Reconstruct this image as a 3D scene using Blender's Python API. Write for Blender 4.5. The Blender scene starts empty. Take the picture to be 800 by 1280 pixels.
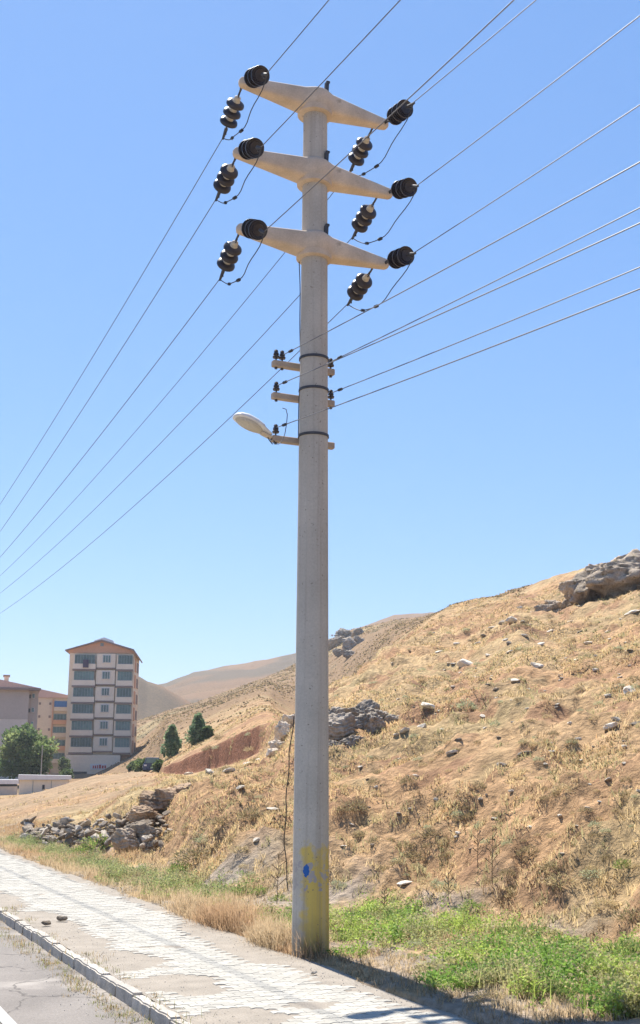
import bpy, bmesh, math, random
import numpy as np
from math import sin, cos, tan, atan2, radians, pi, hypot
from mathutils import Vector, Matrix

random.seed(7); rng = np.random.default_rng(7)
S = bpy.context.scene; COL = S.collection

# ------------------------------------------------------------------ camera, sky, sun, exposure
# world axes: +Y runs along the road, +X across it towards the hill, the pavement top is z = 0
FPX = 1479.0; PITCH = radians(12.2); ROLL = radians(.27); YAW = radians(24.4)
vF = np.array([sin(YAW)*cos(PITCH), cos(YAW)*cos(PITCH), sin(PITCH)])
vR = np.array([cos(YAW), -sin(YAW), 0.0]); vU = np.cross(vR, vF)
vR, vU = vR*cos(ROLL)+vU*sin(ROLL), vU*cos(ROLL)-vR*sin(ROLL)
EYE = np.array([0, 0, 2.5])
cam = bpy.data.cameras.new('camera'); camo = bpy.data.objects.new('camera', cam); COL.objects.link(camo)
cam.sensor_fit = 'VERTICAL'; cam.sensor_height = 24; cam.lens = 24*FPX/1280; cam.clip_end = 6000; cam.clip_start = .1
camo.matrix_world = Matrix(((vR[0], vU[0], -vF[0], EYE[0]), (vR[1], vU[1], -vF[1], EYE[1]), (vR[2], vU[2], -vF[2], EYE[2]), (0, 0, 0, 1)))
S.camera = camo
SUN_EL = radians(61); SUN_AZ = radians(2.2)
W = bpy.data.worlds.new('World'); S.world = W; W.use_nodes = True
wt = W.node_tree; sk = wt.nodes.new('ShaderNodeTexSky'); sk.sky_type = 'NISHITA'; sk.sun_disc = False
sk.sun_elevation = SUN_EL; sk.sun_rotation = SUN_AZ; sk.altitude = 1500; sk.air_density = 1.0; sk.dust_density = .6; sk.ozone_density = 1.0
# softer, paler summer sky all round: each channel of the physical sky is compressed and scaled
sks = wt.nodes.new('ShaderNodeSeparateColor'); skm = wt.nodes.new('ShaderNodeCombineColor'); wt.links.new(sk.outputs[0], sks.inputs[0])
for ch, pw_, ml in ((0, .85, .44), (1, .675, .745), (2, .5, 1.40)):
    q1 = wt.nodes.new('ShaderNodeMath'); q1.operation = 'POWER'; q1.inputs[1].default_value = pw_; wt.links.new(sks.outputs[ch], q1.inputs[0])
    q2 = wt.nodes.new('ShaderNodeMath'); q2.operation = 'MULTIPLY'; q2.inputs[1].default_value = ml; wt.links.new(q1.outputs[0], q2.inputs[0]); wt.links.new(q2.outputs[0], skm.inputs[ch])
wt.links.new(skm.outputs[0], wt.nodes['Background'].inputs[0]); wt.nodes['Background'].inputs[1].default_value = .15
sun = bpy.data.lights.new('sun', 'SUN'); suno = bpy.data.objects.new('sun', sun); COL.objects.link(suno)
sun.energy = 4.6; sun.angle = radians(.53); sun.color = (1, .95, .87)
sd = Vector((sin(SUN_AZ)*cos(SUN_EL), cos(SUN_AZ)*cos(SUN_EL), sin(SUN_EL)))
suno.rotation_euler = (-sd).to_track_quat('-Z', 'Y').to_euler(); suno.location = (0, 0, 60)
S.view_settings.view_transform = 'Standard'; S.view_settings.look = 'None'; S.view_settings.gamma = 1
S.view_settings.exposure = 1.0
try:
    S.cycles.use_denoising = True; S.cycles.max_bounces = 5; S.cycles.diffuse_bounces = 3
except Exception: pass

# ------------------------------------------------------------------ helpers
def ray(px, py): return vF+(px-400)/FPX*vR+(640-py)/FPX*vU          # a direction out from the lens
def at(px, py, d):
    r = ray(px, py); return EYE+d/hypot(r[0], r[1])*r
def on_level(px, py, z=0.0):
    r = ray(px, py); return EYE+(z-EYE[2])/r[2]*r

def vnoise(x, y, seed=0):
    x = np.asarray(x, float); y = np.asarray(y, float)
    ix = np.floor(x).astype(np.int64); iy = np.floor(y).astype(np.int64); fx = x-ix; fy = y-iy
    fx = fx*fx*fx*(fx*(fx*6-15)+10); fy = fy*fy*fy*(fy*(fy*6-15)+10)
    def h(a, b):
        n = (a*374761393+b*668265263+seed*974634777) & 0xffffffff
        n = ((n ^ (n >> 13))*1274126177) & 0xffffffff; n = n ^ (n >> 16)
        return (n & 0xffffff)/float(0xffffff)*2-1
    a = h(ix, iy); b = h(ix+1, iy); c = h(ix, iy+1); d = h(ix+1, iy+1)
    return (a*(1-fx)+b*fx)*(1-fy)+(c*(1-fx)+d*fx)*fy
def fbm(x, y, sc, seed=0, o=4):
    r = 0; a = 1.0; t = 0; x = np.asarray(x)/sc; y = np.asarray(y)/sc
    for i in range(o):
        r = r+a*vnoise(x*2**i+i*17.3, y*2**i-i*9.1, seed+i); t += a; a *= .5
    return r/t*1.6
def sstep(a, b, x):
    t = np.clip((np.asarray(x, float)-a)/(b-a), 0, 1); return t*t*(3-2*t)

def node_mat(name, color=(.5, .5, .5), rough=.85, n1=(8, .25), n2=(60, .2), bump=(30, .3, .01), attr=None, spec=.3, rand=0, metal=0, coord='Object', trans=0, spots=None):
    m = bpy.data.materials.new(name); m.use_nodes = True; t = m.node_tree; N = t.nodes; L = t.links.new
    b = N['Principled BSDF']; b.inputs['Roughness'].default_value = rough; b.inputs['Specular IOR Level'].default_value = spec; b.inputs['Metallic'].default_value = metal
    if coord == 'World':
        co = N.new('ShaderNodeNewGeometry').outputs['Position']
    else:
        co = N.new('ShaderNodeTexCoord').outputs['Object']
    if attr:
        a = N.new('ShaderNodeAttribute'); a.attribute_name = attr; cur = a.outputs['Color']
    else:
        c = N.new('ShaderNodeRGB'); c.outputs[0].default_value = (*color, 1); cur = c.outputs[0]
    def scale(cur, val, lo, hi):
        mr = N.new('ShaderNodeMapRange'); mr.inputs['To Min'].default_value = lo; mr.inputs['To Max'].default_value = hi
        mr.inputs['From Min'].default_value = .25; mr.inputs['From Max'].default_value = .75; L(val, mr.inputs['Value'])
        mx = N.new('ShaderNodeMix'); mx.data_type = 'RGBA'; mx.blend_type = 'MULTIPLY'; mx.inputs['Factor'].default_value = 1
        L(cur, mx.inputs['A']); L(mr.outputs[0], mx.inputs['B']); return mx.outputs['Result']
    for sc, am in (n1, n2):
        if am:
            n = N.new('ShaderNodeTexNoise'); n.inputs['Scale'].default_value = sc; n.inputs['Detail'].default_value = 5; L(co, n.inputs['Vector'])
            cur = scale(cur, n.outputs[0], 1-am, 1+am)
    if spots:
        v = N.new('ShaderNodeTexNoise'); v.inputs['Scale'].default_value = spots[0]; v.inputs['Detail'].default_value = 3; L(co, v.inputs['Vector'])
        r = N.new('ShaderNodeMapRange'); r.inputs['From Min'].default_value = spots[1]; r.inputs['From Max'].default_value = spots[1]+.08; L(v.outputs[0], r.inputs['Value'])
        mx = N.new('ShaderNodeMix'); mx.data_type = 'RGBA'; L(r.outputs[0], mx.inputs['Factor']); L(cur, mx.inputs['A']); mx.inputs['B'].default_value = (*spots[2], 1); cur = mx.outputs['Result']
    if rand:
        oi = N.new('ShaderNodeObjectInfo'); mr = N.new('ShaderNodeMapRange'); mr.inputs['To Min'].default_value = 1-rand; mr.inputs['To Max'].default_value = 1+rand
        L(oi.outputs['Random'], mr.inputs['Value'])
        mx = N.new('ShaderNodeMix'); mx.data_type = 'RGBA'; mx.blend_type = 'MULTIPLY'; mx.inputs['Factor'].default_value = 1
        L(cur, mx.inputs['A']); L(mr.outputs[0], mx.inputs['B']); cur = mx.outputs['Result']
    L(cur, b.inputs['Base Color'])
    if bump:
        n = N.new('ShaderNodeTexNoise'); n.inputs['Scale'].default_value = bump[0]; n.inputs['Detail'].default_value = 8; n.inputs['Roughness'].default_value = .65; L(co, n.inputs['Vector'])
        bp = N.new('ShaderNodeBump'); bp.inputs['Strength'].default_value = bump[1]; bp.inputs['Distance'].default_value = bump[2]; L(n.outputs[0], bp.inputs['Height']); L(bp.outputs[0], b.inputs['Normal'])
    if trans:
        tr = N.new('ShaderNodeBsdfTranslucent'); L(cur, tr.inputs['Color']); ms = N.new('ShaderNodeMixShader'); ms.inputs[0].default_value = trans
        L(b.outputs[0], ms.inputs[1]); L(tr.outputs[0], ms.inputs[2]); L(ms.outputs[0], N['Material Output'].inputs['Surface'])
    return m

def tag(o, label=None, cat=None, group=None, kind=None):
    if label: o['label'] = label
    if cat: o['category'] = cat
    if group: o['group'] = group
    if kind: o['kind'] = kind
    return o
def link(name, me, m=None, parent=None, smooth=False):
    if m is not None and not me.materials: me.materials.append(m)
    if smooth: me.polygons.foreach_set('use_smooth', [True]*len(me.polygons))
    o = bpy.data.objects.new(name, me); COL.objects.link(o)
    if parent is not None: o.parent = parent
    return o
def empty(name, loc=(0, 0, 0), rz=0):
    o = bpy.data.objects.new(name, None); COL.objects.link(o); o.location = loc; o.rotation_euler = (0, 0, rz); o.empty_display_size = .2; return o
def copy_tree(o, parent=None):
    c = o.copy(); COL.objects.link(c)
    if parent is not None: c.parent = parent
    for ch in o.children: copy_tree(ch, c)
    return c
def np_mesh(name, V, faces, flat=True):
    """V: n x 3, faces: list of index arrays, each m x k"""
    me = bpy.data.meshes.new(name); V = np.asarray(V, np.float32)
    faces = [np.asarray(f, np.int32) for f in faces if len(f)]
    nl = sum(f.size for f in faces); nf = sum(len(f) for f in faces)
    me.vertices.add(len(V)); me.vertices.foreach_set('co', V.ravel()); me.loops.add(nl); me.polygons.add(nf)
    me.loops.foreach_set('vertex_index', np.concatenate([f.ravel() for f in faces]))
    sizes = np.concatenate([np.full(len(f), f.shape[1], np.int32) for f in faces])
    me.polygons.foreach_set('loop_start', np.concatenate([[0], np.cumsum(sizes)[:-1]]).astype(np.int32))
    me.update(calc_edges=True)
    if flat: me.polygons.foreach_set('use_smooth', [False]*len(me.polygons))
    return me
def set_col(me, C):
    a = me.color_attributes.new('Col', 'FLOAT_COLOR', 'POINT'); C = np.asarray(C, np.float32)
    a.data.foreach_set('color', np.concatenate([C, np.ones((len(C), 1), np.float32)], 1).ravel())

class MB:                                                           # collects boxes, prisms, tubes and lathes into one mesh
    def __init__(s): s.v = []; s.f = []
    def add(s, vs, fs):
        k = len(s.v); s.v += [tuple(v) for v in vs]; s.f += [tuple(i+k for i in f) for f in fs]; return s
    def box(s, x0, x1, y0, y1, z0, z1):
        return s.add([(x0, y0, z0), (x1, y0, z0), (x1, y1, z0), (x0, y1, z0), (x0, y0, z1), (x1, y0, z1), (x1, y1, z1), (x0, y1, z1)],
                     [(3, 2, 1, 0), (4, 5, 6, 7), (0, 1, 5, 4), (1, 2, 6, 5), (2, 3, 7, 6), (3, 0, 4, 7)])
    def prism(s, poly, y0, y1):                                     # poly in x, z; extruded in y
        n = len(poly); return s.add([(x, y0, z) for x, z in poly]+[(x, y1, z) for x, z in poly],
                                    [tuple(range(n)), tuple(range(2*n-1, n-1, -1))]+[(i, i+n, (i+1) % n+n, (i+1) % n) for i in range(n)])
    def tube(s, pts, r, n=6, cap=True):
        pts = [Vector(p) for p in pts]; rs = r if isinstance(r, (list, tuple)) else [r]*len(pts); vs = []; fs = []
        up = None
        for i, p in enumerate(pts):
            d = (pts[min(i+1, len(pts)-1)]-pts[max(i-1, 0)]).normalized()
            if up is None: up = Vector((0, 0, 1)) if abs(d.z) < .9 else Vector((1, 0, 0))
            a = d.cross(up).normalized(); up = a.cross(d).normalized()
            for k in range(n):
                t = 2*pi*k/n; vs.append(p+(a*cos(t)+up*sin(t))*rs[i])
        for i in range(len(pts)-1):
            for k in range(n): fs.append((i*n+k, i*n+(k+1) % n, (i+1)*n+(k+1) % n, (i+1)*n+k))
        if cap: fs += [tuple(range(n-1, -1, -1)), tuple(range((len(pts)-1)*n, len(pts)*n))]
        return s.add(vs, fs)
    def lathe(s, prof, n=16, M=Matrix()):                           # prof of (r, z), turned about z
        vs = []; fs = []
        for r, z in prof:
            for k in range(n):
                t = 2*pi*k/n; vs.append(M @ Vector((r*cos(t), r*sin(t), z)))
        for i in range(len(prof)-1):
            for k in range(n): fs.append((i*n+k, i*n+(k+1) % n, (i+1)*n+(k+1) % n, (i+1)*n+k))
        fs += [tuple(range(n-1, -1, -1)), tuple(range((len(prof)-1)*n, len(prof)*n))]
        return s.add(vs, fs)
    def mesh(s, name, bevel=0, smooth=False):
        me = bpy.data.meshes.new(name); me.from_pydata(s.v, [], s.f); me.update()
        if bevel:
            bm = bmesh.new(); bm.from_mesh(me); bmesh.ops.bevel(bm, geom=bm.edges[:], offset=bevel, segments=1, affect='EDGES'); bm.to_mesh(me); bm.free()
        if smooth: me.shade_auto_smooth = None if False else None
        return me
    def build(s, name, m, parent=None, bevel=0, smooth=False):
        me = bpy.data.meshes.new(name); me.from_pydata(s.v, [], s.f); me.update()
        bm = bmesh.new(); bm.from_mesh(me); bmesh.ops.recalc_face_normals(bm, faces=bm.faces[:])
        if bevel: bmesh.ops.bevel(bm, geom=bm.edges[:], offset=bevel, segments=1, affect='EDGES')
        if smooth:
            for f in bm.faces: f.smooth = True
            for e in bm.edges:
                if len(e.link_faces) == 2 and e.calc_face_angle(0) > .7: e.smooth = False
        bm.to_mesh(me); bm.free()
        return link(name, me, m, parent)

# ------------------------------------------------------------------ materials
M = {}
M['ground'] = node_mat('dry_ground', attr='Col', rough=.95, n1=(.9, .3), n2=(5, .38), bump=(5, 1, .2), spec=.1, coord='World')
M['grass'] = node_mat('grass_blades', attr='Col', rough=.8, n1=(1, 0), n2=(1, 0), bump=None, spec=.2, trans=.45)
M['leaf'] = node_mat('leaves', attr='Col', rough=.6, n1=(1, 0), n2=(1, 0), bump=None, spec=.3, trans=.5)
M['rock'] = node_mat('weathered_rock', (.38, .305, .225), n1=(1.6, .4), n2=(11, .3), bump=(9, .9, .08), rand=.22, spots=(3.2, .6, (.22, .17, .10)), spec=.15)
M['pale_rock'] = node_mat('pale_limestone', (.60, .51, .40), n1=(2.2, .25), n2=(14, .25), bump=(12, .8, .05), rand=.2, spec=.15)
M['dark_rock'] = node_mat('grey_rock', (.33, .275, .215), n1=(1.2, .45), n2=(9, .35), bump=(7, .9, .08), rand=.2, spots=(2.5, .58, (.30, .27, .23)), spec=.15)
M['asphalt'] = node_mat('dusty_asphalt', (.215, .19, .165), n1=(.9, .2), n2=(45, .22), bump=(90, .5, .006), spec=.2, coord='World', spots=(.55, .56, (.37, .33, .285)))
M['bed'] = node_mat('paving_dust', (.30, .26, .21), n1=(3, .16), n2=(50, .25), bump=(60, .6, .01), spec=.1, coord='World')
M['paver'] = node_mat('concrete_paver', (.395, .37, .315), n1=(2.5, .1), n2=(70, .13), bump=(110, .35, .003), rand=.12, spec=.2)
M['paver_mass'] = node_mat('concrete_paver_mass', (.395, .37, .315), n1=(2.5, .1), n2=(70, .13), bump=(110, .35, .003), attr='Col', spec=.2)
M['kerb'] = node_mat('concrete_kerb', (.42, .38, .325), n1=(4, .25), n2=(40, .2), bump=(50, .6, .006), rand=.12, spec=.2, spots=(6, .63, (.36, .33, .29)))
M['white_line'] = node_mat('worn_road_paint', (.50, .485, .45), n1=(5, .12), n2=(60, .15), bump=None, spots=(11, .60, (.36, .33, .30)), coord='World')
M['concrete'] = node_mat('spun_concrete', (.37, .335, .295), n1=(1.1, .1), n2=(30, .1), bump=(45, .35, .004), spec=.25)
M['arm'] = node_mat('cast_concrete', (.58, .465, .35), n1=(3, .2), n2=(40, .1), bump=(50, .35, .004), spec=.2, spots=(4, .66, (.36, .28, .2)))
M['stub'] = node_mat('stub_concrete', (.42, .33, .25), n1=(6, .15), n2=(50, .12), bump=(50, .35, .004), spec=.2)
M['porcelain'] = node_mat('dark_porcelain', (.026, .021, .025), rough=.38, n1=(6, .2), n2=(30, .1), bump=None, spec=.5)
M['cap'] = node_mat('galvanised_cap', (.50, .45, .36), rough=.6, n1=(20, .2), n2=(80, .15), bump=None)
M['steel'] = node_mat('dark_steel', (.07, .07, .075), rough=.55, n1=(20, .2), n2=(80, .15), bump=None, metal=.4)
M['wire'] = node_mat('aluminium_wire', (.13, .135, .15), rough=.5, n1=(1, 0), n2=(1, 0), bump=None, metal=.3)
M['lvwire'] = node_mat('light_wire', (.14, .145, .155), rough=.5, n1=(1, 0), n2=(1, 0), bump=None, metal=.3)
M['black'] = node_mat('black_cable', (.03, .03, .035), rough=.6, n1=(1, 0), n2=(1, 0), bump=None)

t = M['asphalt'].node_tree; N = t.nodes; L = t.links.new; b = N['Principled BSDF']; src = b.inputs['Base Color'].links[0].from_socket
gp = N.new('ShaderNodeNewGeometry'); nz = N.new('ShaderNodeTexNoise'); nz.inputs['Scale'].default_value = 1.6; nz.inputs['Detail'].default_value = 4; L(gp.outputs['Position'], nz.inputs['Vector'])
ad = N.new('ShaderNodeVectorMath'); ad.operation = 'MULTIPLY_ADD'; L(nz.outputs['Color'], ad.inputs[0]); ad.inputs[1].default_value = (.9, .9, 0); L(gp.outputs['Position'], ad.inputs[2])
vo = N.new('ShaderNodeTexVoronoi'); vo.feature = 'DISTANCE_TO_EDGE'; vo.inputs['Scale'].default_value = .55; L(ad.outputs[0], vo.inputs['Vector'])
mr = N.new('ShaderNodeMapRange'); mr.inputs['From Min'].default_value = .012; mr.inputs['From Max'].default_value = .004; mr.inputs['To Max'].default_value = .65; L(vo.outputs['Distance'], mr.inputs['Value'])
mx = N.new('ShaderNodeMix'); mx.data_type = 'RGBA'; L(mr.outputs[0], mx.inputs['Factor']); L(src, mx.inputs['A']); mx.inputs['B'].default_value = (.07, .062, .055, 1); L(mx.outputs['Result'], b.inputs['Base Color'])

# ------------------------------------------------------------------ terrain
# each direction from the camera: distances (m) and heights (m) of foot of bank, top of bank, shoulder, dip, foot of the
# middle hill, its ridge, the dip behind it, the far ridge and its back. A pair ('y', v): the height seen at photo row v.
def zrow(px, d, y): return at(px, y, d)[2]
T = [
 (-250, [(43, 0), (50, .2), (90, 0), (120, -.2), (160, 0), (300, 6), (400, 8), (900, 40), (1500, 15)]),
 (0,   [(43, .05), (52, 'y1030'), (90, 'y1003'), (130, -.4), (168, 0), (350, 8), (500, 10), (900, 40), (1500, 20)]),
 (60,  [(38, 0), (44, 'y1032'), (95, 'y988'), (125, -.2), (165, 0), (350, 9), (480, 9), (850, 45), (1500, 20)]),
 (120, [(36, 0), (44, 'y1022'), (100, 'y970'), (125, .6), (165, .4), (340, 'y915'), (450, 9), (800, 'y861'), (1500, 20)]),
 (165, [(34, 0), (45, 'y998'), (104, 'y966'), (116, 1.6), (165, 'y958'), (332, 'y906'), (430, 10), (840, 'y859'), (1500, 20)]),
 (180, [(33, 0), (46, 'y990'), (105, 'y965'), (114, 1.9), (160, 'y950'), (330, 'y901'), (430, 10), (900, 'y859'), (1500, 20)]),
 (205, [(30, 0), (41, 'y1000'), (54, 'y972'), (92, 'y967'), (92.8, 'y960'), (335, 'y893'), (440, 12), (940, 'y855'), (1500, 20)]),
 (240, [(27, 0), (34, 'y1012'), (47, 'y979'), (87, 'y967'), (88.2, 'y944'), (340, 'y883'), (450, 14), (950, 'y842'), (1500, 20)]),
 (300, [(24, 0), (31, 'y1000'), (47, 'y964'), (80, 'y953'), (81.4, 'y917'), (350, 'y861'), (460, 16), (970, 'y833'), (1500, 20)]),
 (323, [(23.2, 0), (31, 'y1000'), (50, 'y957'), (77, 'y940'), (78.6, 'y907'), (353, 'y853'), (460, 16), (975, 'y829'), (1500, 20)]),
 (342, [(22.8, 0), (30.5, 'y1000'), (55, 'y936'), (70, 'y909'), (77.5, 'y902'), (355, 'y846'), (460, 16), (980, 'y824'), (1500, 20)]),
 (380, [(22.3, 0), (30, 'y1000'), (61, 'y884'), (72, 5.0), (115, 7.0), (350, 'y826'), (460, 25), (990, 'y815'), (1500, 20)]),
 (412, [(21.5, 0), (29, 'y1000'), (63, 'y866'), (73, 5.6), (130, 7.6), (330, 'y800'), (430, 30), (1000, 'y801'), (1500, 20)]),
 (440, [(21.2, 0), (29, 'y996'), (66, 'y848'), (78, 7.2), (135, 11), (320, 'y787'), (420, 32), (1000, 'y789'), (1500, 20)]),
 (470, [(21, .02), (29, 'y993'), (70, 'y829'), (84, 8.9), (140, 15), (300, 'y783'), (400, 32), (1000, 'y778'), (1500, 20)]),
 (495, [(21.2, .05), (28.5, 'y991'), (74, 'y813'), (90, 11), (145, 18.5), (280, 'y777'), (380, 33), (1000, 'y769'), (1500, 20)]),
 (540, [(21.4, .05), (28, 'y990'), (80, 'y789'), (95, 14), (145, 20.5), (250, 'y769'), (350, 32), (1000, 'y765'), (1500, 20)]),
 (570, [(21.5, .05), (27, 'y990'), (84, 'y776'), (97, 15.4), (140, 21.4), (200, 'y763'), (300, 26), (1000, 'y767'), (1500, 20)]),
 (600, [(21, .1), (26.5, 'y990'), (86, 'y763'), (97, 16), (130, 20.5), (170, 'y754'), (260, 22), (1000, 'y775'), (1500, 20)]),
 (650, [(19.3, .1), (25, 'y990'), (78, 'y757'), (90, 'y750'), (112, 'y743'), (130, 'y737'), (220, 18), (1000, 60), (1500, 20)]),
 (700, [(18.3, .1), (24, 'y990'), (70, 'y766'), (80, 'y752'), (95, 'y735'), (112, 'y721'), (200, 15), (1000, 50), (1500, 20)]),
 (750, [(17, .1), (23, 'y990'), (68.5, 'y758'), (80, 'y743'), (92, 'y727'), (105, 'y709'), (190, 14), (1000, 50), (1500, 20)]),
 (800, [(16, .1), (22, 'y990'), (66, 'y746'), (76, 'y730'), (88, 'y714'), (100, 'y697'), (180, 13), (1000, 50), (1500, 20)]),
 (1000, [(14, .1), (18.5, 'y990'), (60, 'y700'), (70, 'y685'), (84, 'y668'), (100, 'y650'), (180, 13), (1000, 50), (1500, 20)]),
]
cols = []
for px, kn in T:
    r = ray(px, 930); a = math.degrees(atan2(np.dot(r, [cos(YAW), -sin(YAW), 0]), np.dot(r, [sin(YAW), cos(YAW), 0])))
    cols.append((a, [d for d, _ in kn], [zrow(px, d, float(z[1:])) if isinstance(z, str) else z for d, z in kn]))
flat = ([43, 50, 90, 120, 160, 300, 400, 900, 1500], [-.2, -.2, -.2, -.2, 0, 6, 8, 40, 15])
side = ([10.5, 14.5, 42, 50, 62, 88, 150, 800, 1500], [0, 2.1, 12, 13.5, 16, 20, 14, 40, 20])
cols = [(-180, *flat), (-60, *flat)]+cols+[(55, *side), (100, *side), (140, *flat), (180, *flat)]
cA = np.array([c[0] for c in cols]); cD = np.array([c[1] for c in cols], float); cZ = np.array([c[2] for c in cols], float)
def pchip(xk, yk, x):
    h = np.diff(xk); dl = np.diff(yk)/h; m = np.zeros(len(xk))
    for i in range(1, len(xk)-1):
        if dl[i-1]*dl[i] > 0:
            w1 = 2*h[i]+h[i-1]; w2 = h[i]+2*h[i-1]; m[i] = (w1+w2)/(w1/dl[i-1]+w2/dl[i])
    m[0] = 0; m[-1] = dl[-1]
    k = np.clip(np.searchsorted(xk, x)-1, 0, len(xk)-2); t = np.clip((x-xk[k])/h[k], 0, 1)
    return (2*t**3-3*t**2+1)*yk[k]+(t**3-2*t**2+t)*h[k]*m[k]+(-2*t**3+3*t**2)*yk[k+1]+(t**3-t**2)*h[k]*m[k+1]
AZ = np.concatenate([np.arange(-180, -60, 4), np.arange(-60, -22, 1), np.arange(-22, -17.5, .25), np.arange(-17.5, 18.5, .075), np.arange(18.5, 30, .35), np.arange(30, 120, 2), np.arange(120, 180.1, 4)])
RD = [6.5]
while RD[-1] < 2300: RD.append(RD[-1]*(1.0022 if 76 < RD[-1] < 93.5 else 1.0065 if RD[-1] < 420 else 1.018))
RD = np.array(RD)
Zg = np.zeros((len(AZ), len(RD)))
for i, a in enumerate(AZ):
    dk = np.array([np.interp(a, cA, cD[:, j]) for j in range(9)]); zk = np.array([np.interp(a, cA, cZ[:, j]) for j in range(9)])
    z1 = pchip(np.concatenate([[0, dk[0]*.6], dk, [2600]]), np.concatenate([[zk[0], zk[0]], zk, [0]]), RD)
    z2 = 2.5+RD*pchip(np.log(np.concatenate([dk, [2600]])), np.concatenate([(zk-2.5)/dk, [-.001]]), np.log(RD))   # even rise of the sight line
    Zg[i] = np.where(RD < dk[0], z1, z1+(z2-z1)*sstep(dk[0]+.6*(dk[1]-dk[0]), dk[1]+.3*(dk[2]-dk[1]), RD))
th = np.radians(AZ)+YAW
GX = np.sin(th)[:, None]*RD[None]; GY = np.cos(th)[:, None]*RD[None]; D2 = np.broadcast_to(RD[None], GX.shape)
toe = np.interp(GY, [0, 12, 18, 23, 27, 40, 60], [10, 10, 9.9, 8.9, 8.2, 8.0, 8.0])
azv = np.broadcast_to(AZ[:, None], GX.shape)
near = sstep(.0, 1.6, GX-toe)*(1-sstep(70, 130, D2))*(1-.75*sstep(36, 50, D2)*(1-sstep(-3, 2, azv)))
field = sstep(44, 52, D2)*(1-sstep(100, 125, D2))*(1-sstep(-9.0, -7.0, azv))*(azv > -60)
amp = near*(1-.75*field)
Zg += amp*(.30*fbm(GX, GY, 6, 3)+.22*fbm(GX, GY, 1.9, 11)+.10*fbm(GX/.7, GY/2.2, 1.0, 21)+.06*fbm(GX, GY, .35, 31)+.16*sstep(.1, .6, fbm(GX, GY, .9, 33, 2)))
lump = np.abs(fbm(GX, GY, 1.4, 91, 3)); Zg += amp*.20*sstep(.0, .5, .45-lump)*sstep(2, 6, toe+9-GX)
ph = Zg/.95+.45*fbm(GX, GY, 9, 173, 3); Zg += near*sstep(26, 34, D2)*sstep(-2, 4, azv)*sstep(-.1, .4, fbm(GX, GY, 13, 177, 2))*.13*np.sin(2*pi*ph)     # faint stock terraces
Zg += sstep(60, 150, D2)*(.22*fbm(GX, GY, 14, 41)+.10*fbm(GX, GY, 3, 44))*(1-.6*(azv < -1)*(D2 < 140))+sstep(150, 320, D2)*.8*fbm(GX, GY, 48, 47, 5)+sstep(430, 800, D2)*3.5*fbm(GX, GY, 150, 53, 5)
Zg += sstep(6.6, 7.4, GX)*(1-near)*(1-sstep(60, 90, D2))*(.05*fbm(GX, GY, 1.4, 61)+.02*fbm(GX, GY, .3, 63))
bench = sstep(-.05, .15, GX-6.62-.12*fbm(GX, GY, 1.1, 5, 2))
Zg = np.where((GX < 9) & (GX > -9), Zg*bench+(1-bench)*(-.4), Zg)
Zg = np.where(GX <= -9, np.minimum(Zg, -.15)*sstep(-9, -9.6, GX)*1.0+(1-sstep(-9, -9.6, GX))*(-.4), Zg)
# a nearer brown spur in front of the far ridge, beside the tall block
uu = np.radians(azv)
ty = np.interp(azv, [-13, -8.6, -8.2, -7.5, -6.8, -6.0, -5.3], [840, 850, 857, 862, 872, 884, 900]); tz = 2.5+D2*(960-ty)/FPX*np.cos(uu)
spur = np.exp(-((D2-600)/75)**2)*sstep(-11.0, -9.9, azv)*(1-sstep(-5.8, -5.0, azv))*(azv < 0); Zg = np.where(spur > .01, np.maximum(Zg, (tz+2*fbm(GX, GY, 40, 58))*spur+Zg*(1-spur)*0.0), Zg)
Zg -= sstep(500, 640, D2)*5*np.exp(-(fbm(GX, GY, 130, 59, 4)/.12)**2)*(D2 < 1200)
def gh(x, y):
    x = np.asarray(x, float); y = np.asarray(y, float); d = np.clip(np.hypot(x, y), RD[0], RD[-1]*.999)
    a = np.degrees(np.arctan2(x, y)-YAW); a = (a+180) % 360-180
    fi = np.interp(a, AZ, np.arange(len(AZ))); fj = np.interp(d, RD, np.arange(len(RD)))
    i = np.minimum(fi.astype(int), len(AZ)-2); j = np.minimum(fj.astype(int), len(RD)-2); u = fi-i; v = fj-j
    return (Zg[i, j]*(1-u)+Zg[i+1, j]*u)*(1-v)+(Zg[i, j+1]*(1-u)+Zg[i+1, j+1]*u)*v
PR = np.geomspace(9, 1400, 4000)
def pick(px, py, dmin=9):
    r = ray(px, py); k = 1/hypot(r[0], r[1]); X = PR*k*r[0]; Y = PR*k*r[1]; Z = 2.5+PR*k*r[2]
    hit = np.nonzero((Z < np.maximum(gh(X, Y), -.02)) & (PR > dmin))[0]
    i = hit[0] if len(hit) else len(PR)-1
    return np.array([X[i], Y[i], gh(X[i], Y[i])])
def slope_n(x, y, e=.6):
    n = np.array([-(gh(x+e, y)-gh(x-e, y))/(2*e), -(gh(x, y+e)-gh(x, y-e))/(2*e), 1.0]); return n/np.linalg.norm(n)

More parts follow.
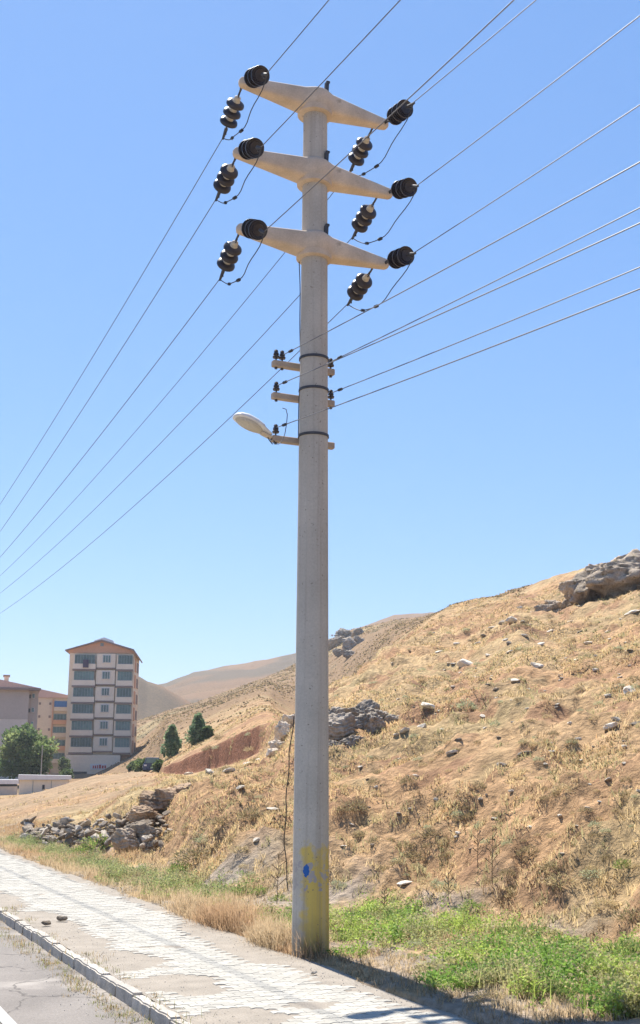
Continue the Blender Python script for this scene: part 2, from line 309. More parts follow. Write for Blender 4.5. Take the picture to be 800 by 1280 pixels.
def mix(a, b, t): return a+(b-a)*np.asarray(t)[..., None]
STRAW = np.array([.46, .32, .17]); SOIL = np.array([.34, .195, .11]); ORNG = np.array([.43, .265, .14]); OLIV = np.array([.38, .31, .16])
PALE = np.array([.35, .245, .15]); CUT = np.array([.26, .125, .072]); FARC = np.array([.26, .172, .098]); GREY = np.array([.36, .30, .235])
def ground_col(x, y, d, a):
    t1 = fbm(x, y, 5, 71); t2 = fbm(x, y, 1.3, 75); t3 = fbm(x, y, 11, 79)
    c = mix(np.broadcast_to(STRAW, x.shape+(3,)), ORNG, sstep(-.3, .5, t3))
    c = mix(c, SOIL, sstep(.05, .5, t2+.3*t1)*.85); c = mix(c, OLIV, sstep(.2, .6, t1-.4*t2)*.45)
    far = sstep(95, 150, d); fc = mix(np.broadcast_to(FARC, x.shape+(3,)), OLIV*1.05, sstep(.1, .7, fbm(x, y, 40, 83))*.5)
    fc = mix(fc, np.array([.12, .11, .06]), sstep(.42, .5, fbm(x, y, 5.5, 87, 3))*.55*sstep(.0, .4, fbm(x, y, 60, 88)))
    c = mix(c, fc, far)
    c = mix(c, mix(np.broadcast_to(np.array([.20, .115, .055]), x.shape+(3,)), np.array([.11, .08, .045]), sstep(-.1, .5, fbm(x, y, 70, 89, 5))), sstep(430, 600, d)*.9)
    fl = sstep(46, 54, d)*(1-sstep(100, 118, d))*(1-sstep(-8.6, -7.4, a)); c = mix(c, mix(np.broadcast_to(PALE, x.shape+(3,)), ORNG, sstep(.1, .6, t3)*.6), fl*.85)
    cut = sstep(-7.7, -7.3, a)*(1-sstep(-2.9, -2.4, a))*sstep(74, 76, d)*(1-sstep(83, 95, d)); c = mix(c, CUT, cut*.0)
    vg = (1-sstep(.3, 2.2, x-np.interp(y, [0, 12, 18, 23, 27, 40, 60], [10, 10, 9.9, 8.9, 8.2, 8.0, 8.0])))*(1-sstep(45, 60, d))
    c = mix(c, mix(np.broadcast_to(GREY, x.shape+(3,)), STRAW, sstep(-.3, .4, t2)), vg*.9)
    return c
gc = ground_col(GX, GY, D2, azv)
# bare red-brown earth wherever the hill has been dug to a steep face
gx_ = np.gradient(Zg, axis=1)/np.gradient(RD)[None]
k3 = np.interp(AZ, cA, cD[:, 3])[:, None]; k4 = np.interp(AZ, cA, cD[:, 4])[:, None]; aL, aR = cols[8][0], cols[11][0]
steep = np.maximum(sstep(-.5, 0, D2-k3)*(1-sstep(0, .35, D2-k4))*sstep(aL-.6, aL+.2, azv)*(1-sstep(aR, aR+.15, azv)), .55*sstep(aR, aR+.2, azv)*(1-sstep(aR+.9, aR+1.3, azv))*sstep(62, 66, D2)*(1-sstep(76, 79, D2))); gc = mix(gc, CUT, steep)
na, nr = GX.shape; idx = np.arange(na*nr).reshape(na, nr)
quads = np.stack([idx[:-1, :-1], idx[1:, :-1], idx[1:, 1:], idx[:-1, 1:]], -1).reshape(-1, 4)[:, ::-1]
V = np.stack([GX, GY, Zg], -1).reshape(-1, 3); V = np.concatenate([V, [[0, 0, -.4]]])
fan = np.stack([np.full(na-1, na*nr), idx[1:, 0], idx[:-1, 0]], 1)[:, ::-1]
me = np_mesh('ground', V, [quads, fan]); set_col(me, np.concatenate([gc.reshape(-1, 3), [GREY]]))
ground = tag(link('ground', me, M['ground'], smooth=True), 'dry tan hillside and bare earth rising beyond the pavement', 'ground', kind='structure')

# ------------------------------------------------------------------ road, kerb, pavement
def sheet(name, x0, x1, y0, y1, z, m, nx=2, ny=60, parent=None, rough=0):
    X, Y = np.meshgrid(np.linspace(x0, x1, nx), np.linspace(y0, y1, ny)); Z = np.full(X.shape, z)+rough*fbm(X, Y, .5, 97)
    I = np.arange(X.size).reshape(X.shape); q = np.stack([I[:-1, :-1], I[:-1, 1:], I[1:, 1:], I[1:, :-1]], -1).reshape(-1, 4)
    return link(name, np_mesh(name, np.stack([X, Y, Z], -1).reshape(-1, 3), [q]), m, parent, smooth=True)
ROADZ = -.14
road = tag(sheet('road', -9.2, 4.0, -60, 420, ROADZ, M['asphalt'], 40, 900, rough=.006), 'sun bleached grey asphalt road', 'road', kind='structure')
tag(sheet('road_marking', 2.46, 2.60, -60, 200, ROADZ+.012, M['white_line'], 3, 300, rough=.004), 'worn white edge line painted on the road', 'road marking', kind='structure')
pave = tag(sheet('pavement', 4.06, 6.78, -12, 160, -.001, M['bed'], 40, 2500, rough=.003), 'pale interlocking block pavement with dusty bare patches', 'pavement', kind='structure')
kerb = tag(empty('kerb', (3.93, 0, ROADZ)), 'row of chipped pale concrete kerb stones edging the road', 'kerb', kind='structure')
kme = []
for v in range(5):
    bm = bmesh.new(); bmesh.ops.create_cube(bm, size=1)
    for vt in bm.verts: vt.co = Vector((vt.co.x*.15+(.012 if vt.co.z > 0 and vt.co.x < 0 else 0), vt.co.y*.69, vt.co.z*.30))
    bmesh.ops.bevel(bm, geom=bm.edges[:], offset=.018, segments=2, affect='EDGES')
    bmesh.ops.subdivide_edges(bm, edges=[e for e in bm.edges if e.calc_length() > .2], cuts=4, use_grid_fill=True)
    for vt in bm.verts:
        k = random.Random(v*1000+int((vt.co.y+1)*97)); vt.co += Vector((k.uniform(-.007, .007), 0, k.uniform(-.012, .006)))
    me = bpy.data.meshes.new('kerb_stone'); bm.to_mesh(me); bm.free(); kme.append(me)
y = -8.0; i = 0
while y < 110:
    o = link('kerb_stone', kme[i % 5], M['kerb'], kerb); o.location = (.075+random.uniform(-.012, .012), y, .145+random.uniform(-.014, .012)-.145+.0)
    o.rotation_euler = (random.uniform(-.012, .012), random.uniform(-.02, .02), random.uniform(-.016, .016)+(pi if i % 2 else 0)); y += .705+random.uniform(0, .015); i += 1

# dusty patches where blocks are missing or buried
PATCH = [(4.35, 20.6, .45, 1.6), (4.30, 18.3, .42, 1.5), (4.45, 16.1, .55, 1.3), (4.55, 14.2, .55, .75), (4.2, 24, .5, 2.2), (6.35, 16.2, .42, 1.5), (6.55, 14.3, .35, 1.3), (6.3, 18.3, .28, .8), (4.65, 12.1, .55, .5), (4.3, 28, .35, 2), (5.8, 10.9, .5, .35), (5.55, 12.35, .25, .18)]
def bare(x, y):
    w = .35*fbm(x, y, .8, 101, 3); b = (x < 4.13) | (x > 6.45+.12*fbm(x, y, .7, 103, 2))
    for cx, cy, rx, ry in PATCH: b = b | (((x-cx)/rx)**2+((y-cy)/ry)**2 < 1+w*1.6)
    return b
PW, PL = .112, .224; zz = .015
def paver_poly(g=.0022):
    lo = [(k*PL/4, (zz if k % 2 else -zz)) for k in range(5)]; pts = []
    for x, yv in lo: pts.append((min(max(x, g), PL-g), yv+g))
    for x, yv in reversed(lo): pts.append((min(max(x, g), PL-g), yv+PW-g))
    return np.array(pts)-np.array([PL/2, PW/2])
pp = paver_poly(); pt = pp*.975; n = len(pp)
PVv = np.concatenate([np.c_[pt, np.zeros(n)], np.c_[pp, np.full(n, -.006)], np.c_[pp, np.full(n, -.05)]])
PVq = np.array([(i, n+i, n+(i+1) % n, (i+1) % n) for i in range(n)]+[(n+i, 2*n+i, 2*n+(i+1) % n, n+(i+1) % n) for i in range(n)])[:, ::-1]
pos = []
for r in range(int((70-8.5)/PW)):
    yv = 8.5+r*PW; x0 = 4.10+(PL/2 if r % 2 else 0)
    for k in range(12): pos.append((x0+k*PL, yv))
pos = np.array(pos); pos = pos[~bare(pos[:, 0], pos[:, 1])]
v = np.c_[pos, np.zeros(len(pos))]-EYE; dep = v@vF; sx = 400+FPX*(v@vR)/dep; sy = 640-FPX*(v@vU)/dep
inside = (sx > -10) & (sx < 810) & (sy < 1290) & (dep > 0); order = np.argsort(np.where(inside, dep, 1e6+dep)); nearest = order[:300]; rest = order[300:]
pz = .005+.0016*rng.standard_normal(len(pos))+.004*fbm(pos[:, 0], pos[:, 1], .9, 107); tilt = rng.normal(0, .006, (len(pos), 2)); rot = rng.normal(0, .012, len(pos))
pme = np_mesh('paver', PVv, [np.arange(n)[None], PVq])
for k in nearest:
    o = link('paver', pme, M['paver'], pave); o.location = (pos[k, 0], pos[k, 1], pz[k]); o.rotation_euler = (tilt[k, 0], tilt[k, 1], rot[k])
c_, s_ = np.cos(rot[rest])[:, None], np.sin(rot[rest])[:, None]
vx = PVv[None, :, 0]*c_-PVv[None, :, 1]*s_; vy = PVv[None, :, 0]*s_+PVv[None, :, 1]*c_
vz = PVv[None, :, 2]+pz[rest][:, None]-vx*tilt[rest, 1:2]+vy*tilt[rest, 0:1]
BV = np.stack([vx+pos[rest, 0:1], vy+pos[rest, 1:2], vz], -1).reshape(-1, 3); off = (np.arange(len(rest))*3*n)
me = np_mesh('paver_field', BV, [(np.arange(n)[None]+off[:, None]), (PVq[None]+off[:, None, None]).reshape(-1, 4)])
set_col(me, np.repeat(np.array([[.395, .37, .315]])*rng.uniform(.88, 1.1, (len(rest), 1)), 3*n, 0))
tag(link('paver_field', me, M['paver_mass'], pave), kind='stuff')

# ------------------------------------------------------------------ rocks
def rock_mesh(seed, sx=1, sy=1, sz=1, planes=13, sub=3, noise=.05, strata=0):
    r = np.random.default_rng(seed); bm = bmesh.new(); bmesh.ops.create_icosphere(bm, subdivisions=sub, radius=1)
    V = np.array([v.co[:] for v in bm.verts]); V /= np.linalg.norm(V, axis=1)[:, None]
    pn = r.normal(size=(planes, 3)); pn /= np.linalg.norm(pn, axis=1)[:, None]; pd = r.uniform(.5, .95, planes)
    pn = np.concatenate([pn, [[0, 0, 1], [0, 0, -1], [1, 0, 0], [-1, 0, 0], [0, 1, 0], [0, -1, 0]]]); pd = np.concatenate([pd, r.uniform(.7, .95, 6)])
    dd = V@pn.T; rad = np.min(np.where(dd > .05, pd/np.maximum(dd, .05), 9), axis=1); V = V*np.minimum(rad, 1.25)[:, None]
    if noise: V += V*(noise*(fbm(V[:, 0]*2+V[:, 2]*1.7+seed, V[:, 1]*2-V[:, 2], .8, seed, 4))[:, None])
    if sub >= 4:
        cr = fbm(V[:, 0]*1.3+V[:, 2]*.6+seed*3, V[:, 1]*1.3+V[:, 2]*1.1, .7, seed+9, 3); V *= (1-.16*np.exp(-(np.abs(cr)/.07)**2)+.10*fbm(V[:, 0]*3+seed, V[:, 1]*3+V[:, 2]*3, .5, seed+13, 3))[:, None]
    if strata:
        q = V[:, 2]*5+fbm(V[:, 0]*1.5+seed, V[:, 1]*1.5, 1.0, seed+5, 2); V[:, :2] *= (1+strata*(np.abs((q % 1)-.5)*2-.5)*(1+.5*np.sign(np.sin(np.floor(q)*2.3))))[:, None]
    V *= np.array([sx, sy, sz])
    for v, c in zip(bm.verts, V): v.co = c
    for f in bm.faces: f.smooth = sub >= 4
    me = bpy.data.meshes.new('rock'); bm.to_mesh(me); bm.free(); return me
RK = [rock_mesh(i, 1, random.uniform(.7, 1), random.uniform(.5, .8), sub=2 if i < 8 else 3) for i in range(14)]
def rock_copies(mset, m):
    out = []
    for me in mset:
        c = me.copy(); c.materials.append(m); out.append(c)
    return out
M['pale_stone'] = node_mat('bleached_stone', (.68, .60, .48), n1=(2.2, .2), n2=(14, .2), bump=(12, .7, .05), rand=.2, spec=.15); RKp = rock_copies(RK, M['pale_stone']); RKd = rock_copies(RK, M['dark_rock']); RKg = rock_copies(RK, M['rock'])
def scale_at(p): return np.linalg.norm(np.asarray(p)-EYE)/FPX         # metres per photo pixel
def put_rock(name, meshes, px, py, wpx, label, cat, group=None, flat=.75, i=None, dmin=9):
    p = pick(px, py, dmin); k = scale_at(p)*wpx/2
    o = link(name, meshes[random.randrange(len(meshes)) if i is None else i]); o.location = p+np.array([0, 0, k*flat*.06])
    o.scale = (k, k*random.uniform(.8, 1.1), k*flat); o.rotation_euler = (random.uniform(-.25, .25), random.uniform(-.25, .25), random.uniform(0, 6.28)); return tag(o, label, cat, group)
def outcrop(name, label, blocks, m, foot=None, cat='rock outcrop'):
    """blocks: (px, py of the centre, distance, half sizes in m, turn, seed)"""
    if foot == 'each':
        blocks = [(b[0], b[1], float(np.hypot(*pick(b[0], b[1]+2, 60)[:2])), *b[3:]) for b in blocks]
    elif foot:
        p = pick(*foot); k = hypot(p[0], p[1])-blocks[0][2]; blocks = [(b[0], b[1], b[2]+k, *b[3:]) for b in blocks]
    root = empty(name, at(blocks[0][0], blocks[0][1], blocks[0][2])); tag(root, label, cat); base = Vector(root.location)
    for px, py, d, (a, b, c), rz, sd_, st in blocks:
        o = link('boulder', rock_mesh(sd_, a, b, c, planes=16, sub=5, noise=.09, strata=st), m, root)
        o.location = Vector(at(px, py, d))-base; o.rotation_euler = (random.uniform(-.12, .12), random.uniform(-.12, .12), rz)
    return root
ov = -YAW
outcrop('rock_outcrop', 'big weathered grey brown ledge jutting from the ridge at the hilltop', [
    (786, 723, 69.5, (3.0, 2.4, 1.7), ov-.1, 41, .025), (736, 736, 69, (1.5, 1.9, 1.3), ov+.25, 42, .03), (806, 706, 70, (2.5, 2.0, 1.3), ov+.3, 43, .02), (754, 720, 69.6, (1.3, 1.4, .85), ov, 44, .03),
    (748, 757, 69.7, (2.0, 1.2, .6), ov, 45, .08), (795, 750, 69.6, (1.9, 1.2, .6), ov+.1, 46, .08), (862, 706, 69.5, (2.8, 2.2, 1.9), ov+.2, 47, .02), (718, 736, 68.9, (.8, 1.0, .8), ov+.5, 48, .03), (838, 738, 68.8, (2.2, 1.4, .9), ov+.1, 49, .05), (838, 686, 71, (1.7, 1.5, .9), ov+.4, 36, .03)], M['rock'])
outcrop('rock_outcrop', 'low broken rubble ledge just downhill of the big hilltop ledge', [
    (684, 765, 70, (.9, .8, .45), ov, 51, .1), (700, 768, 69.5, (.55, .6, .4), ov+.6, 52, .1), (672, 771, 69, (.5, .5, .35), ov+1, 53, .1), (708, 757, 70, (.5, .6, .55), ov+.2, 54, .1), (693, 757, 71, (.7, .6, .4), ov+.3, 55, .1)], M['rock'])
outcrop('rock_outcrop', 'slanting layered grey rock face beside the pole on the slope', [
    (458, 891, 57, (.55, .5, .5), ov+.3, 61, .08), (474, 898, 56.5, (.5, .55, .42), ov+1.1, 62, .08), (490, 902, 56, (.42, .45, .34), ov, 63, .06), (509, 896, 57.5, (.4, .4, .26), ov+.4, 64, .06),
    (432, 903, 57, (.9, .7, .5), ov-.4, 65, .16), (420, 916, 55, (.8, .7, .6), ov-.5, 66, .16), (442, 912, 55.5, (.7, .6, .5), ov-.3, 67, .16), (463, 905, 55.5, (.45, .45, .4), ov+.7, 68, .1), (418, 899, 58, (.6, .6, .45), ov, 69, .1), (440, 928, 54, (.45, .4, .3), ov+.6, 70, .1), (416, 936, 53.5, (.4, .4, .3), ov+.2, 71, .1)], M['dark_rock'], (455, 903))
outcrop('rock_outcrop', 'heap of pale grey boulders behind the road-side edge of the pole', [
    (352, 916, 56, (.5, .5, .5), ov, 72, .08), (362, 905, 57, (.6, .6, .45), ov+.5, 73, .08), (346, 934, 54, (.38, .4, .32), ov+.8, 74, .08), (358, 936, 53.5, (.45, .45, .35), ov+.2, 75, .08), (340, 942, 53, (.3, .3, .22), ov, 76, .08), (370, 922, 55, (.5, .5, .4), ov+.4, 77, .08)], M['pale_rock'], (352, 932))
outcrop('rock_outcrop', 'long grey boulder with a sheer front at the foot of the bank', [
    (186, 1047, 38.5, (.62, .5, .45), ov+.1, 81, .1), (160, 1052, 38.3, (.55, .5, .42), ov-.2, 82, .1), (205, 1042, 39, (.35, .4, .25), ov+.5, 83, .1), (173, 1037, 39.2, (.5, .5, .3), ov, 84, .1)], M['rock'], (175, 1063))
outcrop('rock_outcrop', 'brown layered rock hump above the rubble at the field edge', [
    (190, 1007, 46, (.8, .7, .5), ov-.5, 86, .14), (214, 1001, 46, (.75, .7, .5), ov+.2, 87, .12), (174, 1017, 45, (.5, .5, .35), ov-.4, 88, .12), (230, 990, 46.5, (.45, .5, .32), ov, 89, .1)], M.setdefault('earth_rock', node_mat('earthy_rock', (.40, .28, .18), n1=(1.6, .35), n2=(11, .3), bump=(9, .9, .08), rand=.15, spots=(3.2, .55, (.24, .17, .11)), spec=.1)), (195, 1018))
outcrop('rock_outcrop', 'dark crag on the shoulder of the middle hill beyond the pole', [
    (432, 798, 315, (3.2, 3, 2.6), ov, 91, .1), (420, 806, 312, (2.4, 3, 2.0), ov+.5, 92, .1), (440, 808, 310, (2.6, 3, 2.2), ov+.2, 93, .1), (446, 792, 318, (1.6, 2, 1.2), ov, 94, .1), (415, 794, 318, (1.8, 2, 1.6), ov, 95, .1), (426, 817, 305, (1.6, 2, 1.2), ov+1, 96, .1), (434, 788, 320, (1.4, 2, 1.0), ov, 97, .1), (438, 818, 305, (1.8, 2, 1.2), ov+.6, 98, .1), (424, 800, 305, (1.5, 2, 1.2), ov+.6, 99, .1), (447, 803, 305, (1.8, 2, 1.4), ov+.6, 100, .1)], M['dark_rock'], 'each')

# stones on the slope: photo column and row, width in photo pixels
ROCKS = [(655, 943, 19, 'd', 'blue grey cube-like stone sitting alone on the lower slope'), (627, 957, 17, 'd', 'dark squat stone just below the blue grey one'),
 (764, 910, 24, 'p', 'flat pale slab lying on the middle of the slope'), (671, 833, 20, 'p', 'white sharp stone on the upper slope'), (644, 851, 15, 'p', 'pale upright stone below the white sharp one'),
 (583, 831, 23, 'p', 'long buff stone lying on the upper slope'), (528, 908, 15, 'p', 'pale stone with a dark crack on the slope beyond the layered rock'), (506, 914, 17, 'p', 'low pale slab next to the layered rock face'),
 (789, 865, 22, 'p', 'cream slab at the frame edge below the big ledge'), (735, 805, 13, 'p', 'small white stone downhill of the big ledge'), (676, 806, 11, 'p', 'small pale stone on the upper slope near the skyline'),
 (642, 777, 20, 'p', 'light slab with a dark underside near the low ledge'), (628, 779, 14, 'd', 'dark stone touching the light slab near the low ledge'), (790, 767, 22, 'p', 'pale boulder at the foot of the big ledge'),
 (564, 942, 15, 'p', 'half buried pale slab among straw grass'), (594, 848, 10, 'p', None), (537, 885, 18, 'p', 'bright chalky slab uphill of the cracked stone'), (573, 925, 10, 'd', None), (604, 896, 10, 'p', None), (697, 882, 9, 'p', None),
 (722, 925, 10, 'p', None), (660, 886, 8, 'p', None), (610, 820, 9, 'p', None), (632, 800, 10, 'p', None), (688, 790, 10, 'p', None), (655, 795, 10, 'p', None), (570, 805, 11, 'p', None), (548, 815, 9, 'p', None), (597, 806, 12, 'p', None),
 (620, 862, 8, 'p', None), (700, 845, 9, 'p', None), (745, 838, 9, 'p', None), (760, 870, 9, 'p', None), (712, 905, 9, 'p', None), (690, 940, 9, 'p', None), (640, 990, 9, 'p', None), (571, 1048, 8, 'p', None), (505, 1104, 18, 'p', 'pale flat stone low on the bank near the green weeds'),
 (466, 1057, 8, 'p', None), (430, 1058, 8, 'p', None), (573, 1042, 9, 'p', None), (322, 1050, 13, 'p', 'white stone half in shadow on the steep bank'), (342, 1012, 17, 'p', 'pale streaky stone high on the steep bank'), (300, 985, 10, 'p', None), (235, 968, 14, 'p', 'smooth pale rock at the lip of the earth cut'),
 (262, 965, 16, 'p', 'pale boulder midway along the lip of the earth cut'), (285, 964, 18, 'p', 'buff boulder nearest the dug slope at the cut'), (310, 955, 12, 'p', None), (325, 950, 10, 'p', None), (500, 950, 9, 'p', None), (470, 985, 8, 'p', None), (545, 1000, 8, 'p', None), (760, 975, 9, 'p', None), (735, 1010, 8, 'p', None), (700, 1022, 8, 'p', None), (780, 935, 10, 'p', None), (770, 900, 12, 'p', None), (795, 905, 14, 'd', None),
 (450, 960, 7, 'p', None), (520, 970, 8, 'p', None), (600, 1000, 7, 'p', None), (800, 990, 9, 'p', None), (650, 760, 9, 'p', None), (615, 785, 9, 'p', None), (605, 795, 8, 'd', None), (664, 782, 9, 'd', None), (713, 778, 10, 'p', None), (760, 790, 9, 'p', None), (725, 790, 8, 'd', None)]
q_ = random.Random(71)
for i in range(95):
    px = q_.uniform(430, 800); py = q_.uniform(745, 960) if i < 75 else q_.uniform(960, 1100)
    if pick(px, py)[2] < 1 or hypot(*pick(px, py)[:2]) > 110: continue
    ROCKS.append((px, py, q_.uniform(3.5, 8), q_.choice('pppd'), None))
for px, py, w, kd, lab in ROCKS:
    put_rock('stone', RKp if kd == 'p' else RKd, px, py, w*1.25, lab or f"small {'pale' if kd == 'p' else 'dark'} stone lying loose {'near the skyline' if py < 800 else 'on the upper slope' if py < 880 else 'midway up the slope' if py < 960 else 'on the lower slope'} {'by the earth cut' if px < 370 else 'uphill of the pole' if px < 560 else 'under the hilltop ledge' if px > 690 else 'in the middle of the hill'}", 'stone', None if lab else 'small loose stones on the slope', flat=.62)
# rubble heap along the verge
RKr = rock_copies(RK, M['pale_rock']); RUB = []
for i in range(235):
    px = random.uniform(28, 212); u_ = random.random()
    top = 1034-10*sstep(60, 200, px); bot = 1061-8*sstep(60, 28, px); py = top+(bot-top)*u_; RUB.append((px, py, random.choice([6, 7, 8, 9, 10, 12, 14, 17])))
for px, py in ((36, 1043), (37, 1035), (44, 1052), (78, 1040), (88, 1048), (65, 1054), (120, 1046), (132, 1052), (105, 1040)): RUB.append((px, py, 20))
for px, py, w in RUB:
    p = pick(px, py, 30); k = scale_at(p)*w/2; p[2] += abs(random.gauss(0, .10))
    o = link('rubble_stone', random.choice(random.choice([RKr, RKg, RKg, RKd]))); o.location = (p[0], p[1], p[2]+.35*k); o.scale = (k, k*random.uniform(.7, 1.1), k*random.uniform(.5, .85)); o.rotation_euler = (random.gauss(0, .4), random.gauss(0, .4), random.uniform(0, 6.28))
    tag(o, ('large ' if w > 13 else 'small ' if w < 8 else '')+'broken stone in the verge rubble heap, '+('at its far end' if px < 70 else 'against the sheer boulder' if px > 140 else 'in its middle')+(' on the crest' if py < 1040 else ' at the front'), 'stone', 'rubble stones heaped beside the pavement')
for px, py, w, lab in ((78, 1151.5, 15, 'upturned loose paving block lying on the pavement near the kerb'), (57, 1157, 14, 'flat grey loose paving block beside the kerb'), (393, 1218, 10, 'small white stone on the pavement in front of the pole')):
    p = on_level(px, py, .01); k = scale_at(p)*w/2; o = link('loose_block' if w > 12 else 'stone', (RKg if w > 12 else RKp)[9]); o.location = p+np.array([0, 0, k*.4]); o.scale = (k, k*.8, k*.75); o.rotation_euler = (.2, .1, px); tag(o, lab, 'stone')

# ------------------------------------------------------------------ utility pole
PX, PY = 6.98, 15.64
pole = tag(empty('utility_pole', (PX, PY, 0)), 'tall tapering grey concrete power pole with yellow paint round its foot', 'utility pole')
ROWS = 60; prof = [(.258-.0054*z, z) for z in np.linspace(-.3, 12.78, ROWS)]
sm = MB().lathe(prof, 40).build('shaft', None, pole, smooth=True)
m = node_mat('pole_concrete', (.45, .415, .355), n1=(1.3, .18), n2=(35, .1), bump=(50, .4, .004), spec=.25)
t = m.node_tree; N = t.nodes; L = t.links.new; b = N['Principled BSDF']; base = b.inputs['Base Color'].links[0].from_socket
tc = N.new('ShaderNodeTexCoord'); sp = N.new('ShaderNodeSeparateXYZ'); L(tc.outputs['Object'], sp.inputs[0])
def mth(op, a, b_=None, c=None):
    q = N.new('ShaderNodeMath'); q.operation = op
    for k, v in enumerate((a, b_, c)):
        if v is None: continue
        if hasattr(v, 'links'): L(v, q.inputs[k])
        else: q.inputs[k].default_value = v
    return q.outputs[0]
def noise(sc, det=4, vec=None):
    q = N.new('ShaderNodeTexNoise'); q.inputs['Scale'].default_value = sc; q.inputs['Detail'].default_value = det; L(vec or tc.outputs['Object'], q.inputs['Vector']); return q.outputs[0]
def mixc(f, a, col):
    q = N.new('ShaderNodeMix'); q.data_type = 'RGBA'; L(f, q.inputs['Factor']); L(a, q.inputs['A']); q.inputs['B'].default_value = (*col, 1); return q.outputs['Result']
# yellow paint up to about 1.45 m on the side facing the pavement's near end, worn and patchy
nz = noise(7, 6); ang = mth('ADD', mth('MULTIPLY', sp.outputs['X'], vR[0]), mth('MULTIPLY', sp.outputs['Y'], vR[1]))
def clampn(a):
    q = N.new('ShaderNodeClamp'); L(a, q.inputs[0]); return q.outputs[0]
f = mth('MULTIPLY', clampn(mth('MULTIPLY', mth('SUBTRACT', mth('ADD', mth('MULTIPLY', nz, 1.1), .9), sp.outputs['Z']), 6)), clampn(mth('MULTIPLY', mth('ADD', ang, mth('ADD', mth('MULTIPLY', nz, .30), -.015)), 14)))
q = N.new('ShaderNodeClamp'); L(f, q.inputs[0]); cur = mixc(mth('MULTIPLY', q.outputs[0], .85), base, (.60, .43, .07))
# flaking near the top of the paint, scuffs, dirt splashed at the foot
fl = mth('MULTIPLY', mth('GREATER_THAN', noise(11, 3), .56), mth('MULTIPLY', mth('GREATER_THAN', sp.outputs['Z'], .85), mth('LESS_THAN', sp.outputs['Z'], 1.25))); cur = mixc(fl, cur, (.36, .33, .31))
dt = N.new('ShaderNodeMapRange'); dt.inputs['From Min'].default_value = .45; dt.inputs['From Max'].default_value = -.05; L(mth('ADD', sp.outputs['Z'], mth('MULTIPLY', noise(9), -.25)), dt.inputs['Value']); cur = mixc(mth('MULTIPLY', dt.outputs[0], .6), cur, (.16, .13, .06))
# long faint water streaks
mp = N.new('ShaderNodeMapping'); mp.inputs['Scale'].default_value = (9, 9, .18); L(tc.outputs['Object'], mp.inputs[0]); stv = N.new('ShaderNodeMapRange'); stv.inputs['From Min'].default_value = .5; stv.inputs['From Max'].default_value = .75; L(noise(1.6, 4, mp.outputs[0]), stv.inputs['Value']); cur = mixc(mth('MULTIPLY', stv.outputs[0], .5), cur, (.24, .20, .17))
mp2 = N.new('ShaderNodeMapping'); mp2.inputs['Scale'].default_value = (5, 5, .1); L(tc.outputs['Object'], mp2.inputs[0]); st2 = N.new('ShaderNodeMapRange'); st2.inputs['From Min'].default_value = .52; st2.inputs['From Max'].default_value = .7; L(noise(2.1, 3, mp2.outputs[0]), st2.inputs['Value']); cur = mixc(mth('MULTIPLY', st2.outputs[0], .45), cur, (.48, .42, .35))
pits = mth('GREATER_THAN', noise(26, 2), .70); cur = mixc(mth('MULTIPLY', pits, .7), cur, (.16, .14, .12))
# blue paint dab, grey scrawl
bl = Vector(vR)*(-.062)+Vector((-vF[0], -vF[1], 0)).normalized()*.24
vd = N.new('ShaderNodeVectorMath'); vd.operation = 'SUBTRACT'; L(tc.outputs['Object'], vd.inputs[0]); vd.inputs[1].default_value = (bl.x, bl.y, 1.12)
vs = N.new('ShaderNodeVectorMath'); vs.operation = 'MULTIPLY'; L(vd.outputs[0], vs.inputs[0]); vs.inputs[1].default_value = (1, 1, .55); vl = N.new('ShaderNodeVectorMath'); vl.operation = 'LENGTH'; L(vs.outputs[0], vl.inputs[0])
cur = mixc(mth('LESS_THAN', mth('ADD', vl.outputs['Value'], mth('MULTIPLY', mth('SUBTRACT', noise(30, 3), .5), .04)), .045), cur, (.025, .11, .36))
L(cur, b.inputs['Base Color']); sm.data.materials.append(m) if not sm.data.materials else sm.data.materials.__setitem__(0, m)

